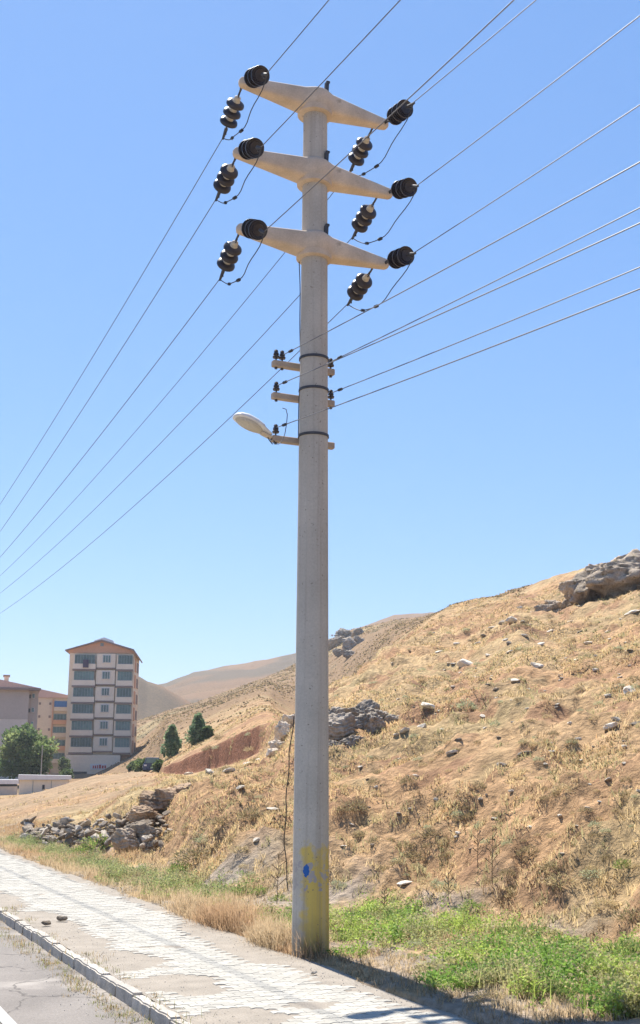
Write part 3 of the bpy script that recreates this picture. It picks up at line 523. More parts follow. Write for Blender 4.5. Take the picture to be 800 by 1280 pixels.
TILT = .045
def crossarm(z, l, name='crossarm'):
    a = empty(name, (0, 0, z)); a.parent = pole
    bm = bmesh.new(); rings = []; K = 20
    xs = [-l-.055, -l-.035, -l, -l+.06, -.95, -.75, -.55, -.4, -.3, -.24, -.17, -.08, 0, .08, .17, .24, .3, .4, .55, .75, .95, l-.06, l, l+.035, l+.055]
    for x in xs:
        u = abs(x)/l; hw = .072+.13*(1-min(u, 1))**1.1; hh = .078+.125*(1-min(u, 1))**1.0
        if abs(x) < .275: hw = max(hw, math.sqrt(max(.275**2-x*x, 0)))
        if abs(x) > l: k = math.sqrt(max(0, 1-((abs(x)-l)/.06)**2)); hw *= max(k, .35); hh *= max(k, .35)
        e = 4.2; ring = []
        for k in range(K):
            t = 2*pi*k/K; c, s2 = cos(t), sin(t)
            ring.append(bm.verts.new((x, hw*abs(c)**(2/e)*(1 if c >= 0 else -1), hh*abs(s2)**(2/e)*(1 if s2 >= 0 else -1))))
        rings.append(ring)
    for r0, r1 in zip(rings, rings[1:]):
        for k in range(K): bm.faces.new((r0[k], r0[(k+1) % K], r1[(k+1) % K], r1[k]))
    bm.faces.new(rings[0][::-1]); bm.faces.new(rings[-1]); bmesh.ops.recalc_face_normals(bm, faces=bm.faces[:])
    for f_ in bm.faces: f_.smooth = True
    me = bpy.data.meshes.new('beam'); bm.to_mesh(me); bm.free(); me.materials.append(M['arm'])
    bpy.data.objects.remove(a); o = link(name, me, None, pole); o.location = (0, 0, z); o.rotation_euler = (0, TILT, 0)
    MB().lathe([(.262-.005*z+.26-.262+.0, -.235), (.275, -.22), (.278, -.13), (.25, -.12)], 28).build('collar', M['arm'], o, smooth=True)
    hb = MB().box(-.03, .03, -.03, .03, .15, .33).box(-.012, .05, -.02, .02, .33, .37); h_ = hb.build('mounting_bracket', M['steel'], o, bevel=.006); h_.location = (.10, -.19, -.03)
    for sgn in (-1, 1): MB().tube([(sgn*(l-.03), -.15, 0), (sgn*(l-.03), .15, 0)], .02, 8).build('eye_bolt', M['steel'], o)
    return o
ARMS = [('top', 12.88, 1.25), ('middle', 11.66, 1.32), ('bottom', 10.42, 1.24)]
for nm, z, l in ARMS: crossarm(z, l)
for z in (8.58, 8.08, 7.36):
    r = .258-.0054*z+.004; MB().lathe([(r, -.02), (r+.012, -.018), (r+.012, .018), (r, .02)], 40).build('band', M['steel'], pole, smooth=True).location = (0, 0, z)
def pin_insulator(x, par, tilt=0):
    o = MB().lathe([(.012, -.13), (.012, .02), (.05, .02), (.055, .045), (.035, .06), (.045, .075), (.04, .10), (.026, .115), (.034, .13), (.022, .15)], 12).build('pin_insulator', M['porcelain'], par, smooth=True)
    o.location = (x, 0, .075); o.rotation_euler = (0, tilt, 0); MB().lathe([(.024, -.155), (.024, -.13)], 6).build('nut', M['steel'], o); return o
for z, xs in ((8.49, (-.54, -.44, .375)), (7.98, (-.53, .38)), (7.31, (-.53,))):
    s = MB().box(-.60, .43, -.05, .05, -.05, .05).build('support_bar', M['stub'], pole, bevel=.012); s.location = (0, -.0, z)
    s.location.y = .2
    for x in xs: pin_insulator(x, s)
# cable running down the road-side face
yv = np.linspace(10.3, 7.35, 30); pts = [(-(.258-.0054*z)*cos(.35)+.002-.006*sin(z*5), .12+.05*sin(z*1.3), z) for z in yv]
MB().tube(pts, .007, 6).build('down_cable', M['black'], pole)
tag(MB().tube([tuple(at(np.interp(k, [0, 4, 9, 14, 19], [367.5, 362, 358, 355.5, 360.5])+.8*sin(k*1.3), 895+k*11.5, 17.3+.07*k)) for k in range(20)], .008, 6).build('hanging_cable', M['black']), 'thin dark frayed cable hanging behind the pole to the weeds', 'cable')

# street lamp on the lowest bar
lamp = tag(empty('street_lamp', (PX-.6, PY+.2, 7.31)), 'pale cobra head street lamp on a dark bracket low on the pole', 'street lamp')
bm = bmesh.new(); rings = []; K = 16
for x, hw, hh, zc in ((0, .05, .035, 0), (-.05, .075, .05, 0), (-.14, .10, .07, .006), (-.17, .13, .085, .01), (-.3, .15, .10, .02), (-.45, .155, .10, .02), (-.56, .13, .08, .012), (-.62, .08, .05, .0), (-.64, .03, .02, 0)):
    rings.append([bm.verts.new((x, hw*cos(2*pi*k/K), zc+(hh if sin(2*pi*k/K) > 0 else hh*.35)*sin(2*pi*k/K))) for k in range(K)])
for r0, r1 in zip(rings, rings[1:]):
    for k in range(K): bm.faces.new((r0[k], r0[(k+1) % K], r1[(k+1) % K], r1[k]))
bm.faces.new(rings[0][::-1]); bm.faces.new(rings[-1]); bmesh.ops.recalc_face_normals(bm, faces=bm.faces[:])
for f_ in bm.faces: f_.smooth = True
me = bpy.data.meshes.new('lamp_head'); bm.to_mesh(me); bm.free()
M['lampw'] = node_mat('lamp_shell', (.70, .69, .66), rough=.45, n1=(8, .1), n2=(40, .08), bump=None, spec=.4); M['lampg'] = node_mat('lamp_glass', (.48, .44, .36), rough=.2, n1=(8, .15), n2=(30, .1), bump=None, spec=.5)
head = link('lamp_head', me, M['lampw'], lamp); head.location = (-.02, -.03, .035); head.rotation_euler = (radians(-10), radians(21), 0)
g = MB().lathe([(.02, -.055), (.7, -.05), (.9, -.03), (.98, .0)], 20).build('lamp_glass', M['lampg'], head, smooth=True); g.scale = (.24, .135, .7); g.location = (-.37, 0, -.012)
MB().box(-.16, .02, -.055, .055, -.05, -.02).build('gear_cover', node_mat('gear_cover', (.5, .42, .32), rough=.6, bump=None), head, bevel=.01)
MB().tube([(.06, 0, -.02), (-.02, -.01, .0), (-.12, -.03, .05)], .022, 8).build('bracket', M['steel'], lamp)
MB().tube([(-.0, -.02, .02), (.03, -.05, -.06), (.0, -.05, -.10), (-.05, -.04, -.04), (-.08, -.03, .03)], .008, 5).build('lead', M['black'], lamp)

# ------------------------------------------------------------------ insulator strings, conductors, jumpers
def make_string():
    r = empty('insulator_string'); Rx = Matrix.Rotation(radians(90), 4, 'Y')
    MB().tube([(0, 0, 0), (.10, 0, 0)], .014, 6).tube([(.07, 0, .02), (.19, 0, .02)], .01, 6).tube([(.07, 0, -.02), (.19, 0, -.02)], .01, 6).build('shackle', M['steel'], r)
    for k in range(3):
        x = .20+k*.165
        d = MB().lathe([(.05, .03), (.10, .036), (.140, .06), (.148, .082), (.146, .10), (.12, .092), (.118, .11), (.09, .098), (.085, .115), (.03, .11)], 20, Matrix.Translation((x, 0, 0)) @ Rx).build('disc', M['porcelain'], r, smooth=True)
        MB().lathe([(.03, -.055), (.05, -.045), (.055, .02), (.064, .034), (.03, .04)], 14, Matrix.Translation((x, 0, 0)) @ Rx).build('cap', M['cap'], d, smooth=True)
    MB().tube([(.66, 0, 0), (.74, 0, 0)], .013, 6).tube([(.73, 0, .0), (.80, 0, -.01), (.93, 0, -.02)], [.03, .028, .018], 8).tube([(.78, 0, 0), (.80, 0, -.07)], .015, 6).build('strain_clamp', M['steel'], r)
    return r
proto = make_string(); first = True
def strand(name, pts, r, m, label, cat, group=None, n=5):
    return tag(MB().tube(pts, r, n).build(name, m), label, cat, group)
# (arm, side): far conductor heights (z at the frame edge), near conductor heights
WF = {('top', -1): (36.66, 10.44, 12.49), ('middle', -1): (35.72, 9.45, 11.42), ('bottom', -1): (35.98, 8.69, 10.05), ('top', 1): (50.14, 10.29, 12.40), ('middle', 1): (50.36, 9.58, 11.24), ('bottom', 1): (49.55, 8.64, 10.04)}
WN = {('top', -1): (12.50, 12.35, 12.55), ('middle', -1): (10.44, 10.98, 11.34), ('bottom', -1): (8.33, 9.64, 10.04), ('top', 1): (11.32, 12.32, 12.66), ('middle', 1): (9.47, 10.92, 11.29), ('bottom', 1): (9.45, 9.77, 10.15)}
for nm, z, l in ARMS:
    for sd_ in (-1, 1):
        x = PX+sd_*(l-.03); xc = x-.15 if sd_ > 0 else x; side_n = 'road side' if sd_ < 0 else 'hill side'; ends = {}
        for dirn, where, zt in ((1, 'sloping away', WF[nm, sd_][2]), (-1, 'reaching towards the viewer', WN[nm, sd_][2])):
            if first: o = proto; first = False
            else: o = copy_tree(proto)
            p0 = Vector((xc if dirn > 0 else x, PY+dirn*.13, z-.03-TILT*(x-PX)-(.05 if dirn > 0 and sd_ > 0 else 0))); ln = .9; dz = max(-.45, min(-.1, zt-p0.z)); dy = math.sqrt(ln**2-dz**2); v = Vector((0, dirn*dy, dz)).normalized()
            side_v = Vector((dirn, 0, 0)); up = v.cross(side_v) if dirn < 0 else v.cross(side_v)
            yv = Vector((-dirn, 0, 0)); zv = v.cross(yv); Rm = Matrix((v, yv, zv)).transposed()
            o.rotation_mode = 'XYZ'; o.rotation_euler = Rm.to_euler(); o.location = p0
            tag(o, f'dark insulator string at the {side_n} of the {nm} crossarm, {where}', 'insulator', 'strain insulator strings on the crossarms')
            MB().tube([(p0.x-PX, dirn*.03, z-TILT*(x-PX)-.02), (p0.x-PX, p0.y-PY-dirn*.02, p0.z+.015), (p0.x-PX+v.x*.05, p0.y-PY+v.y*.05, p0.z+v.z*.05)], .018, 6).build('string_hook', M['steel'], pole)
            ends[dirn] = p0+v*.92
        e = ends[1]; s1, z1, _ = WF[nm, sd_]; tt = s1-e.y; bq = .0013; aq = (e.z-z1+bq*tt*tt)/tt
        strand('conductor', [(xc, e.y+q, e.z-aq*q+bq*q*q) for q in np.linspace(-.08, 95, 60)], .0072, M['wire'], f'power conductor from the {side_n} of the {nm} crossarm away down the road', 'power line', 'bare conductors running along the road')
        e = ends[-1]; s1, z1, _ = WN[nm, sd_]; tt = e.y-s1; aq = (e.z-z1+bq*tt*tt)/tt
        strand('conductor', [(x, e.y-q, e.z-aq*q+bq*q*q) for q in np.linspace(-.08, 70, 60)], .0072, M['wire'], f'power conductor from the {side_n} of the {nm} crossarm overhead past the viewer', 'power line', 'bare conductors running along the road')
        a, c = ends[-1], ends[1]; dp = .36 if sd_ > 0 else .30
        jp = [Vector((a.x+(c.x-a.x)*k/16+.02*sin(k), a.y+(c.y-a.y)*k/16, a.z+(c.z-a.z)*k/16-dp*4*(k/16)*(1-k/16)*(1+.25*(k/16)))) for k in range(17)]
        j = strand('jumper_cable', jp, .008, M['steel'], f'slack jumper cable looping under the {side_n} of the {nm} crossarm', 'cable', 'jumper cables under the crossarms')
        for q in (9, 12): MB().tube([jp[q]-(jp[q+1]-jp[q])*.3, jp[q]+(jp[q+1]-jp[q])*.3], .026, 6).build('clamp', M['black'], j)
LV = [(PX-.44, 8.64, 7.41, 7.75, 'topmost bar, road side'), (PX+.375, 8.66, 8.49, 7.94, 'topmost bar, hill side'), (PX-.53, 8.14, 7.46, 7.13, 'middle bar, road side'), (PX+.38, 8.15, 8.54, 7.33, 'middle bar, hill side'), (PX-.53, 7.48, 7.51, 6.54, 'lowest bar above the lamp')]
for x, z0, s1, z1, lab in LV:
    y0 = PY+.17; tt = y0-s1; bq = .0012; aq = (z0-z1+bq*tt*tt)/tt
    w = strand('low_voltage_wire', [(x, y0-q, z0-aq*q+bq*q*q) for q in np.linspace(-.05, 55, 50)], .0072, M['lvwire'], f'thin pale wire leaving the {lab}, towards the viewer', 'power line', 'low voltage wires on the short bars')
    MB().tube([(x, y0-.25, z0-aq*.25), (x, y0-.36, z0-aq*.36)], .022, 6).build('clamp', M['black'], w)
strand('lamp_feed_wire', [(PX-.53+.12*sin(k*.6), PY+.0-.06*cos(k), 7.72-.16*k*.5+.1*sin(k*.9)) for k in range(8)], .006, M['black'], 'thin looped feed wire dropping to the street lamp', 'wire')

# ------------------------------------------------------------------ vegetation
def blades(name, P, H, Wd, C, nb, lean=.5, spread=.12, m=None, label=None, kind='stuff', cat=None, soft=True, seed=1):
    r = np.random.default_rng(seed); n = len(P); k = n*nb
    base = np.repeat(P, nb, 0).astype(float); h = np.repeat(H, nb)*r.uniform(.55, 1.1, k); w = np.repeat(Wd, nb)*r.uniform(.7, 1.3, k); sp = np.repeat(H, nb)*spread
    base[:, 0] += r.normal(0, 1, k)*sp; base[:, 1] += r.normal(0, 1, k)*sp; base[:, 2] = gh(base[:, 0], base[:, 1])-.01
    ang = r.uniform(0, 2*pi, k); ln = np.abs(r.normal(0, lean, k)); dx = np.cos(ang)*ln*h; dy = np.sin(ang)*ln*h
    wa = r.uniform(0, 2*pi, k); wx = np.cos(wa)*w/2; wy = np.sin(wa)*w/2
    V = np.zeros((k, 5, 3)); V[:, 0] = base; V[:, 1] = base; V[:, 0, 0] -= wx; V[:, 0, 1] -= wy; V[:, 1, 0] += wx; V[:, 1, 1] += wy
    mid = base+np.c_[dx*.35, dy*.35, h*.6]; V[:, 2] = mid; V[:, 3] = mid; V[:, 2, 0] += wx*.8; V[:, 2, 1] += wy*.8; V[:, 3, 0] -= wx*.8; V[:, 3, 1] -= wy*.8
    V[:, 4] = base+np.c_[dx, dy, h*np.sqrt(np.maximum(.15, 1-ln*ln*.5))]
    I = np.arange(k)*5; q = np.stack([I, I+1, I+2, I+3], 1); t = np.stack([I+3, I+2, I+4], 1)
    me = np_mesh(name, V.reshape(-1, 3), [q, t]); cc = np.repeat(C, nb, 0)*r.uniform(.8, 1.2, (k, 1)); set_col(me, np.repeat(cc, 5, 0))
    if soft:                                                        # blades shade like the sward they form
        nn = r.normal(0, .35, (k, 3)); nn[:, 2] = 1; nn /= np.linalg.norm(nn, axis=1)[:, None]; me.polygons.foreach_set('use_smooth', [True]*len(me.polygons)); me.normals_split_custom_set_from_vertices(np.repeat(nn, 5, 0).astype(np.float32))
    return tag(link(name, me, m or M['grass']), label, cat, kind=kind)
def leaves(name, P, H, Rr, C, nl, size, label=None, cat=None, parent=None, kind='stuff', seed=1, m=None, dome=False):
    """leafy weeds: small leaf quads spread through a squat volume over every point"""
    r = np.random.default_rng(seed); n = len(P); k = n*nl
    u = r.uniform(0, 1, k)**.7; a = r.uniform(0, 2*pi, k); rad = np.sqrt(r.uniform(0, 1, k))*np.repeat(Rr, nl)*(1.05-.55*u)
    c = np.repeat(P, nl, 0).astype(float); c[:, 0] += np.cos(a)*rad; c[:, 1] += np.sin(a)*rad; c[:, 2] += u*np.repeat(H, nl)*r.uniform(.6, 1.05, k)
    s = np.repeat(size if np.ndim(size) else np.full(n, size), nl)*r.uniform(.6, 1.3, k)
    d = np.c_[np.cos(a), np.sin(a), r.uniform(-.2, .9, k)]+r.normal(0, .4, (k, 3)); d /= np.linalg.norm(d, axis=1)[:, None]
    w = np.cross(d, r.normal(0, 1, (k, 3))+np.array([0, 0, .6])); w /= np.linalg.norm(w, axis=1)[:, None]
    V = np.stack([c, c+d*s[:, None]*.5+w*s[:, None]*.3, c+d*s[:, None], c+d*s[:, None]*.5-w*s[:, None]*.3], 1)
    I = np.arange(k)*4; me = np_mesh(name, V.reshape(-1, 3), [np.stack([I, I+1, I+2, I+3], 1)])
    set_col(me, np.repeat(np.repeat(C, nl, 0)*r.uniform(.7, 1.3, (k, 1)), 4, 0))
    return tag(link(name, me, m or M['leaf'], parent), label, cat, kind=kind)

def toe_x(y): return np.interp(y, [0, 12, 18, 23, 27, 40, 60], [10, 10, 9.9, 8.9, 8.2, 8.0, 8.0])
def polar(n, d0, d1, a0=-17, a1=18.5, seed=1, pw=1.0):
    r = np.random.default_rng(seed); a = np.radians(r.uniform(a0, a1, n))+YAW; d = d0*(d1/d0)**(r.uniform(0, 1, n)**pw); return np.sin(a)*d, np.cos(a)*d, d
# dry grass on the slope
x, y, d = polar(60000, 15, 105, seed=3); z = gh(x, y)
azd = np.degrees(np.arctan2(x, y)-YAW)
keep = (x > toe_x(y)-.2) & (fbm(x, y, 2.0, 75, 3)+.6*fbm(x, y, .6, 76, 2) < .15) & (fbm(x, y, 5.5, 171, 3) < .22) & ~((azd < -7.6) & (d > 45) & (rng.uniform(0, 1, len(x)) < .9)) & ~((d > 74) & (d < 92) & (azd < -2))
x, y, d, z = x[keep], y[keep], d[keep], z[keep]; rr = rng.uniform(0, 1, len(x)); tone = fbm(x, y, 7, 113)
GC = mix(np.broadcast_to(np.array([.68, .485, .25]), (len(x), 3)), np.array([.58, .375, .19]), sstep(-.2, .5, tone)); GC = mix(GC, np.array([.46, .40, .20]), (rr < .34)*.85); GC = mix(GC, np.array([.68, .54, .32]), (rr > .84)*.8)
blades('dry_grass', np.c_[x, y, z], .05+.12*rng.uniform(0, 1, len(x))**2.5+d*.0007, .009+d*.0004, GC, 6, lean=1.4, spread=1.0, label='short straw coloured grass covering the dry hillside', cat='grass')
x, y, d = polar(16000, 92, 420, -17, 10, seed=23, pw=.8); z = gh(x, y); cl = fbm(x, y, 26, 163, 4); keep = (z > 2.6) & (cl+.5*rng.standard_normal(len(x)) > .1); x, y, d, z = x[keep], y[keep], d[keep], z[keep]
GC = mix(np.broadcast_to(np.array([.40, .29, .165]), (len(x), 3)), np.array([.20, .17, .09]), (rng.uniform(0, 1, len(x)) < .35)*.9)
blades('far_scrub', np.c_[x, y, z], .10+d*.0008*rng.uniform(.3, 1.3, len(x)), .10+d*.0007, GC, 5, lean=1.3, spread=1.4, label='dry scrub speckling the slopes of the middle hill', cat='scrub', seed=24)
x, y, d = polar(3600, 15, 88, seed=27); z = gh(x, y); azd = np.degrees(np.arctan2(x, y)-YAW); keep = (x > toe_x(y)+.1) & (fbm(x, y, 4, 165, 3)+.4*rng.standard_normal(len(x)) > -.1) & ~((azd < -6) & (d > 45)); x, y, d, z = x[keep], y[keep], d[keep], z[keep]; rr = rng.uniform(0, 1, len(x))
GC = mix(np.broadcast_to(np.array([.68, .52, .28]), (len(x), 3)), np.array([.40, .37, .19]), (rr < .4)*.9); GC = mix(GC, np.array([.40, .28, .16]), (rr > .9)*.9)
blades('tussock_grass', np.c_[x, y, z], .07+.15*rng.uniform(0, 1, len(x))**2.2+d*.0008, .008+d*.0003, GC, 26, lean=1.0, spread=.55, label='scattered wiry tussocks standing out of the short dry grass', cat='grass', seed=28)
# straw and pinkish dry grass on the verge beside the pavement
def verge(n, s0, s1, seed, f0=6.6, f1=0.0):
    r = np.random.default_rng(seed); y = s0+(s1-s0)*r.uniform(0, 1, n)**1.3; w = r.uniform(0, 1, n); x = f0+(toe_x(y)+f1-f0)*w; return x, y, w
x, y, w = verge(9000, 10, 60, 5, 6.55, 1.2); px_ = fbm(x, y, 1.6, 121, 3)
keep = (px_+.7*(w < .3) > .15+.3*(y < 15.3)); x, y, w = x[keep], y[keep], w[keep]; t = sstep(-.2, .5, fbm(x, y, 3, 123)); GC = mix(np.broadcast_to(np.array([.60, .46, .28]), (len(x), 3)), np.array([.52, .35, .20]), t)
blades('verge_straw', np.c_[x, y, 0*x], .06+(.10+.14*sstep(14, 20, y))*rng.uniform(0, 1, len(x))**1.5, np.full(len(x), .008), GC, 11, lean=.6, spread=.35, label='dry buff and pinkish grass along the pavement edge', cat='grass', seed=6)
# thick straw clump at the foot of the pole and along the pavement to its near side
r_ = np.random.default_rng(9); n_ = 420; t_ = r_.uniform(0, 1, n_)
x = 6.62+.10*t_+np.abs(r_.normal(0, .28, n_)); y = 15.3+5.5*t_**1.1+r_.normal(0, .15, n_)
keep = np.hypot(x-PX, y-PY) > .27; x, y = x[keep], y[keep]; t = sstep(-.3, .4, fbm(x, y, 1.2, 131)); GC = mix(np.broadcast_to(np.array([.62, .47, .29]), (len(x), 3)), np.array([.54, .36, .21]), t)
blades('pavement_edge_grass', np.c_[x, y, 0*x], (.10+.34*sstep(-.35, .5, fbm(x, y, .55, 133, 2)))*r_.uniform(.7, 1.25, len(x)), np.full(len(x), .006), GC, 40, lean=.8, spread=.38, label='taller bleached grass massed round the road side of the pole foot', cat='grass', seed=10)
# green weeds
def weedmask(x, y):
    a = np.degrees(np.arctan2(x, y)-YAW); w = (x-6.9)/(toe_x(y)-6.9)
    right = sstep(np.where(y < 13, .06, .18), np.where(y < 13, .3, .4), w+.4*fbm(x, y, .9, 141, 3))*(1-.8*sstep(.25, .5, fbm(x, y, .8, 149, 3)))*(1-sstep(1.0, 1.25, w+.15*fbm(x, y, 1, 143, 2)))*(y < 19.5)
    left = sstep(.1, .5, w+.3*fbm(x, y, 1.5, 145, 3))*(1-sstep(.9, 1.3, w))*sstep(21, 27, y+2*fbm(x, y, 1.5, 147, 2))*(y < 42)
    return np.maximum(right, left*.9)
r_ = np.random.default_rng(15); y = 10.2+(46-10.2)*r_.uniform(0, 1, 15000)**1.9; x = 6.8+(toe_x(y)+1.0-6.8)*r_.uniform(0, 1, len(y))
keep = r_.uniform(0, 1, len(x)) < weedmask(x, y); x, y = x[keep], y[keep]; z = gh(x, y); t = sstep(-.3, .4, fbm(x, y, .9, 151, 3)); far_ = sstep(19, 26, y)
GC = mix(np.broadcast_to(np.array([.20, .34, .06]), (len(x), 3)), np.array([.40, .50, .11]), t); GC = mix(GC, np.array([.33, .34, .16]), far_*.75); dryw = (r_.uniform(0, 1, len(x)) < .12); GC = mix(GC, np.array([.50, .40, .23]), np.maximum(dryw*.9, sstep(.12, .45, fbm(x, y, .55, 159, 3))*.6))
hh = (.06+.18*r_.uniform(0, 1, len(x))**1.8+.04*(y < 13))*(.6+.9*sstep(-.3, .5, fbm(x, y, .7, 157, 3)))
leaves('green_weeds', np.c_[x, y, z], hh*1.15, .07+.10*r_.uniform(0, 1, len(x)), GC, 26, .042, 'lush green weeds filling the damp strip below the bank', 'weeds', seed=16)
k_ = r_.uniform(0, 1, len(x)) < .22
blades('green_grass', np.c_[x, y, z][k_], hh[k_]*1.2, np.full(k_.sum(), .008), GC[k_]*1.05, 12, lean=.45, spread=.35, label='long green grass blades among the weeds', cat='grass', seed=17)

# shrubs and tussocks: each its own object, sharing a few meshes
def shrub_mesh(seed, col, n=420, twig=.5, flat=.75):
    r = np.random.default_rng(seed); k = n
    d = r.normal(0, 1, (k, 3)); d[:, 2] = np.abs(d[:, 2])*.9+.05; d /= np.linalg.norm(d, axis=1)[:, None]
    lob = 1+.25*np.sin(d[:, 0]*4+seed)*np.cos(d[:, 1]*5-seed); rad = r.uniform(.35, 1, k)**.6*lob
    c = d*rad[:, None]*np.array([1, 1, flat]); t = d+r.normal(0, .45, (k, 3)); t /= np.linalg.norm(t, axis=1)[:, None]
    w = np.cross(t, r.normal(0, 1, (k, 3))); w /= np.linalg.norm(w, axis=1)[:, None]; s = r.uniform(.12, .34, k)[:, None]*twig; ww = r.uniform(.03, .07, k)[:, None]
    V = np.stack([c-t*s*.5-w*ww*.5, c-t*s*.5+w*ww*.5, c+t*s+w*ww*.25, c+t*s-w*ww*.25], 1); I = np.arange(k)*4
    me = np_mesh('shrub', V.reshape(-1, 3), [np.stack([I, I+1, I+2, I+3], 1)]); C = np.asarray(col)[r.integers(0, len(col), k)]*r.uniform(.75, 1.25, (k, 1)); set_col(me, np.repeat(C, 4, 0)); me.materials.append(M['leaf']); return me
DRYC = [(.48, .39, .20), (.56, .43, .24), (.38, .32, .16), (.60, .46, .27)]; DARKC = [(.26, .21, .11), (.34, .26, .14), (.20, .18, .09), (.42, .31, .18)]; GREYC = [(.40, .42, .25), (.48, .47, .30), (.34, .37, .20)]; GRNC = [(.20, .30, .07), (.30, .38, .10), (.15, .23, .06), (.38, .36, .13)]
SH = {'dry': [shrub_mesh(200+i, DRYC) for i in range(4)], 'dark': [shrub_mesh(210+i, DARKC, twig=.6) for i in range(4)], 'grey': [shrub_mesh(220+i, GREYC) for i in range(3)], 'green': [shrub_mesh(230+i, GRNC, n=520) for i in range(3)]}
def put_shrub(px, py, w, kd, lab=None, group=None, p=None, dmin=9):
    if p is None: p = pick(px, py, dmin)
    k = scale_at(p)*w/2; o = link('shrub', random.choice(SH[kd])); o.location = p-np.array([0, 0, .08*k]); o.scale = (k, k*random.uniform(.8, 1.1), k*random.uniform(.75, 1.05)); o.rotation_euler = (0, 0, random.uniform(0, 6.28))
    nm = {'dry': 'dry straw brown tussock on the hillside', 'dark': 'dark brown thorny scrub cushion on the hillside', 'grey': 'grey green wormwood tuft on the hillside', 'green': 'leafy green weed clump in the verge strip'}[kd]
    nm += ' '+(('big, ' if w > 28 else 'small, ' if w < 13 else '')+('low on the steep bank' if py > 985 and px < 370 else 'at the top of the steep bank' if px < 370 else 'near the skyline' if py < 800 else 'above the layered rock' if px < 600 and py < 900 else 'below the hilltop ledge' if py < 870 else 'midway up the slope' if py < 960 else 'low on the slope by the pole' if px < 540 else 'low on the slope above the weeds'))
    nm = nm.replace(' on the hillside big,', ', large,').replace(' on the hillside small,', ', small,').replace(' on the hillside', ',').replace(' in the verge strip big,', ', large,')
    gp = {'dry': 'dry tussocks scattered over the slope', 'dark': 'dark scrub cushions scattered over the slope', 'grey': 'grey green tufts scattered over the slope', 'green': 'leafy weed clumps in the verge'}[kd]
    return tag(o, lab or nm, 'shrub', None if lab else gp)
for px, py, w, kd, lab in ((440, 1014, 42, 'dark', 'broad dark thorn bush on the bank just uphill of the pole'), (472, 968, 20, 'dark', None), (510, 978, 26, 'dark', None), (705, 990, 34, 'dry', 'rounded olive tussock high on the lower slope'), (598, 985, 26, 'dark', None), (582, 886, 32, 'grey', 'pale yellow green tuft alone uphill of the layered rock'), (292, 1003, 15, 'dark', None),
    (245, 1075, 55, 'dark', 'dark shaded bush at the toe of the steep bank'), (225, 1092, 40, 'green', None), (255, 1052, 26, 'grey', None), (275, 1030, 34, 'dark', None), (313, 1023, 40, 'dark', None), (300, 1065, 30, 'dry', None), (540, 1046, 34, 'dark', None), (505, 1060, 30, 'dark', None), (520, 1075, 34, 'dark', None), (555, 1055, 26, 'dry', None),
    (690, 1088, 30, 'dark', None), (700, 1105, 44, 'dry', None), (742, 1096, 34, 'grey', 'pale silvery tuft low on the bare bank'), (780, 1085, 30, 'green', None), (660, 1070, 34, 'dark', None), (790, 1150, 46, 'dark', 'brown twiggy bush at the frame edge above the green weeds'), (755, 1135, 34, 'dry', None), (640, 1120, 30, 'dry', None), (612, 1105, 24, 'dark', None), (560, 1110, 30, 'grey', None),
    (592, 1140, 46, 'green', 'yellow green broad leaved weed clump below the bank'), (495, 1152, 42, 'green', 'dense dark green weed nearest the pole'), (650, 1175, 60, 'green', None), (720, 1190, 54, 'green', None), (780, 1200, 60, 'green', None), (560, 1155, 40, 'green', None), (445, 1152, 40, 'green', None), (670, 1215, 50, 'green', None), (620, 1190, 40, 'green', None), (760, 1240, 60, 'green', None), (700, 1250, 50, 'green', None), (300, 1118, 34, 'green', None), (325, 1117, 28, 'green', None), (350, 1125, 24, 'green', None), (120, 1062, 46, 'green', 'yellow green bush against the rubble heap'), (100, 1068, 30, 'green', None), (215, 1048, 26, 'dry', None), (590, 1230, 44, 'dry', None), (555, 1225, 34, 'dry', None), (610, 1250, 40, 'dry', None), (520, 1185, 30, 'grey', None)):
    put_shrub(px, py, w, kd, lab)
r_ = random.Random(33)
for i in range(290):
    px = r_.uniform(215, 800); py = r_.uniform(770, 1120); p = pick(px, py); dd = hypot(p[0], p[1])
    if dd > 95 or p[0] < toe_x(p[1])+.3: continue
    put_shrub(px, py, r_.uniform(7, 24)*(.6+.4*(py-760)/360), r_.choice(['dry', 'dark', 'dark', 'dry', 'grey']), p=p)
for i in range(14):
    px = r_.uniform(460, 790); top = np.interp(px, [410, 460, 540, 600, 650, 700], [792, 785, 769, 755, 738, 722])
    if px < 705: put_shrub(px, top+r_.uniform(2, 8), r_.uniform(4, 8), 'dark', dmin=60)
# dead stalks
for i, (px, py, hpx) in enumerate(((652, 1095, 26), (615, 1110, 60), (597, 1085, 40), (190, 1080, 26), (480, 1145, 30), (560, 1135, 40), (700, 1130, 30), (346, 1130, 60))):
    p = pick(px, py); k = scale_at(p); mb = MB(); h = hpx*k
    mb.tube([(0, 0, -.03), (.02*h, 0, h*.5), (.05*h, .02*h, h)], [.008, .006, .003], 5)
    for j in range(9):
        zb = h*(.35+.07*j); a = j*2.4; l = h*.16; mb.tube([(.03*h, 0, zb), (.03*h+cos(a)*l, sin(a)*l, zb+l*.8)], [.005, .009], 4)
    o = mb.build('dead_stalk', M['stalk'] if 'stalk' in M else M.setdefault('stalk', node_mat('dead_stalk', (.16, .11, .06), bump=None))); o.location = p
    tag(o, 'dead brown weed stalk standing on the bank', 'plant', 'dead weed stalks')
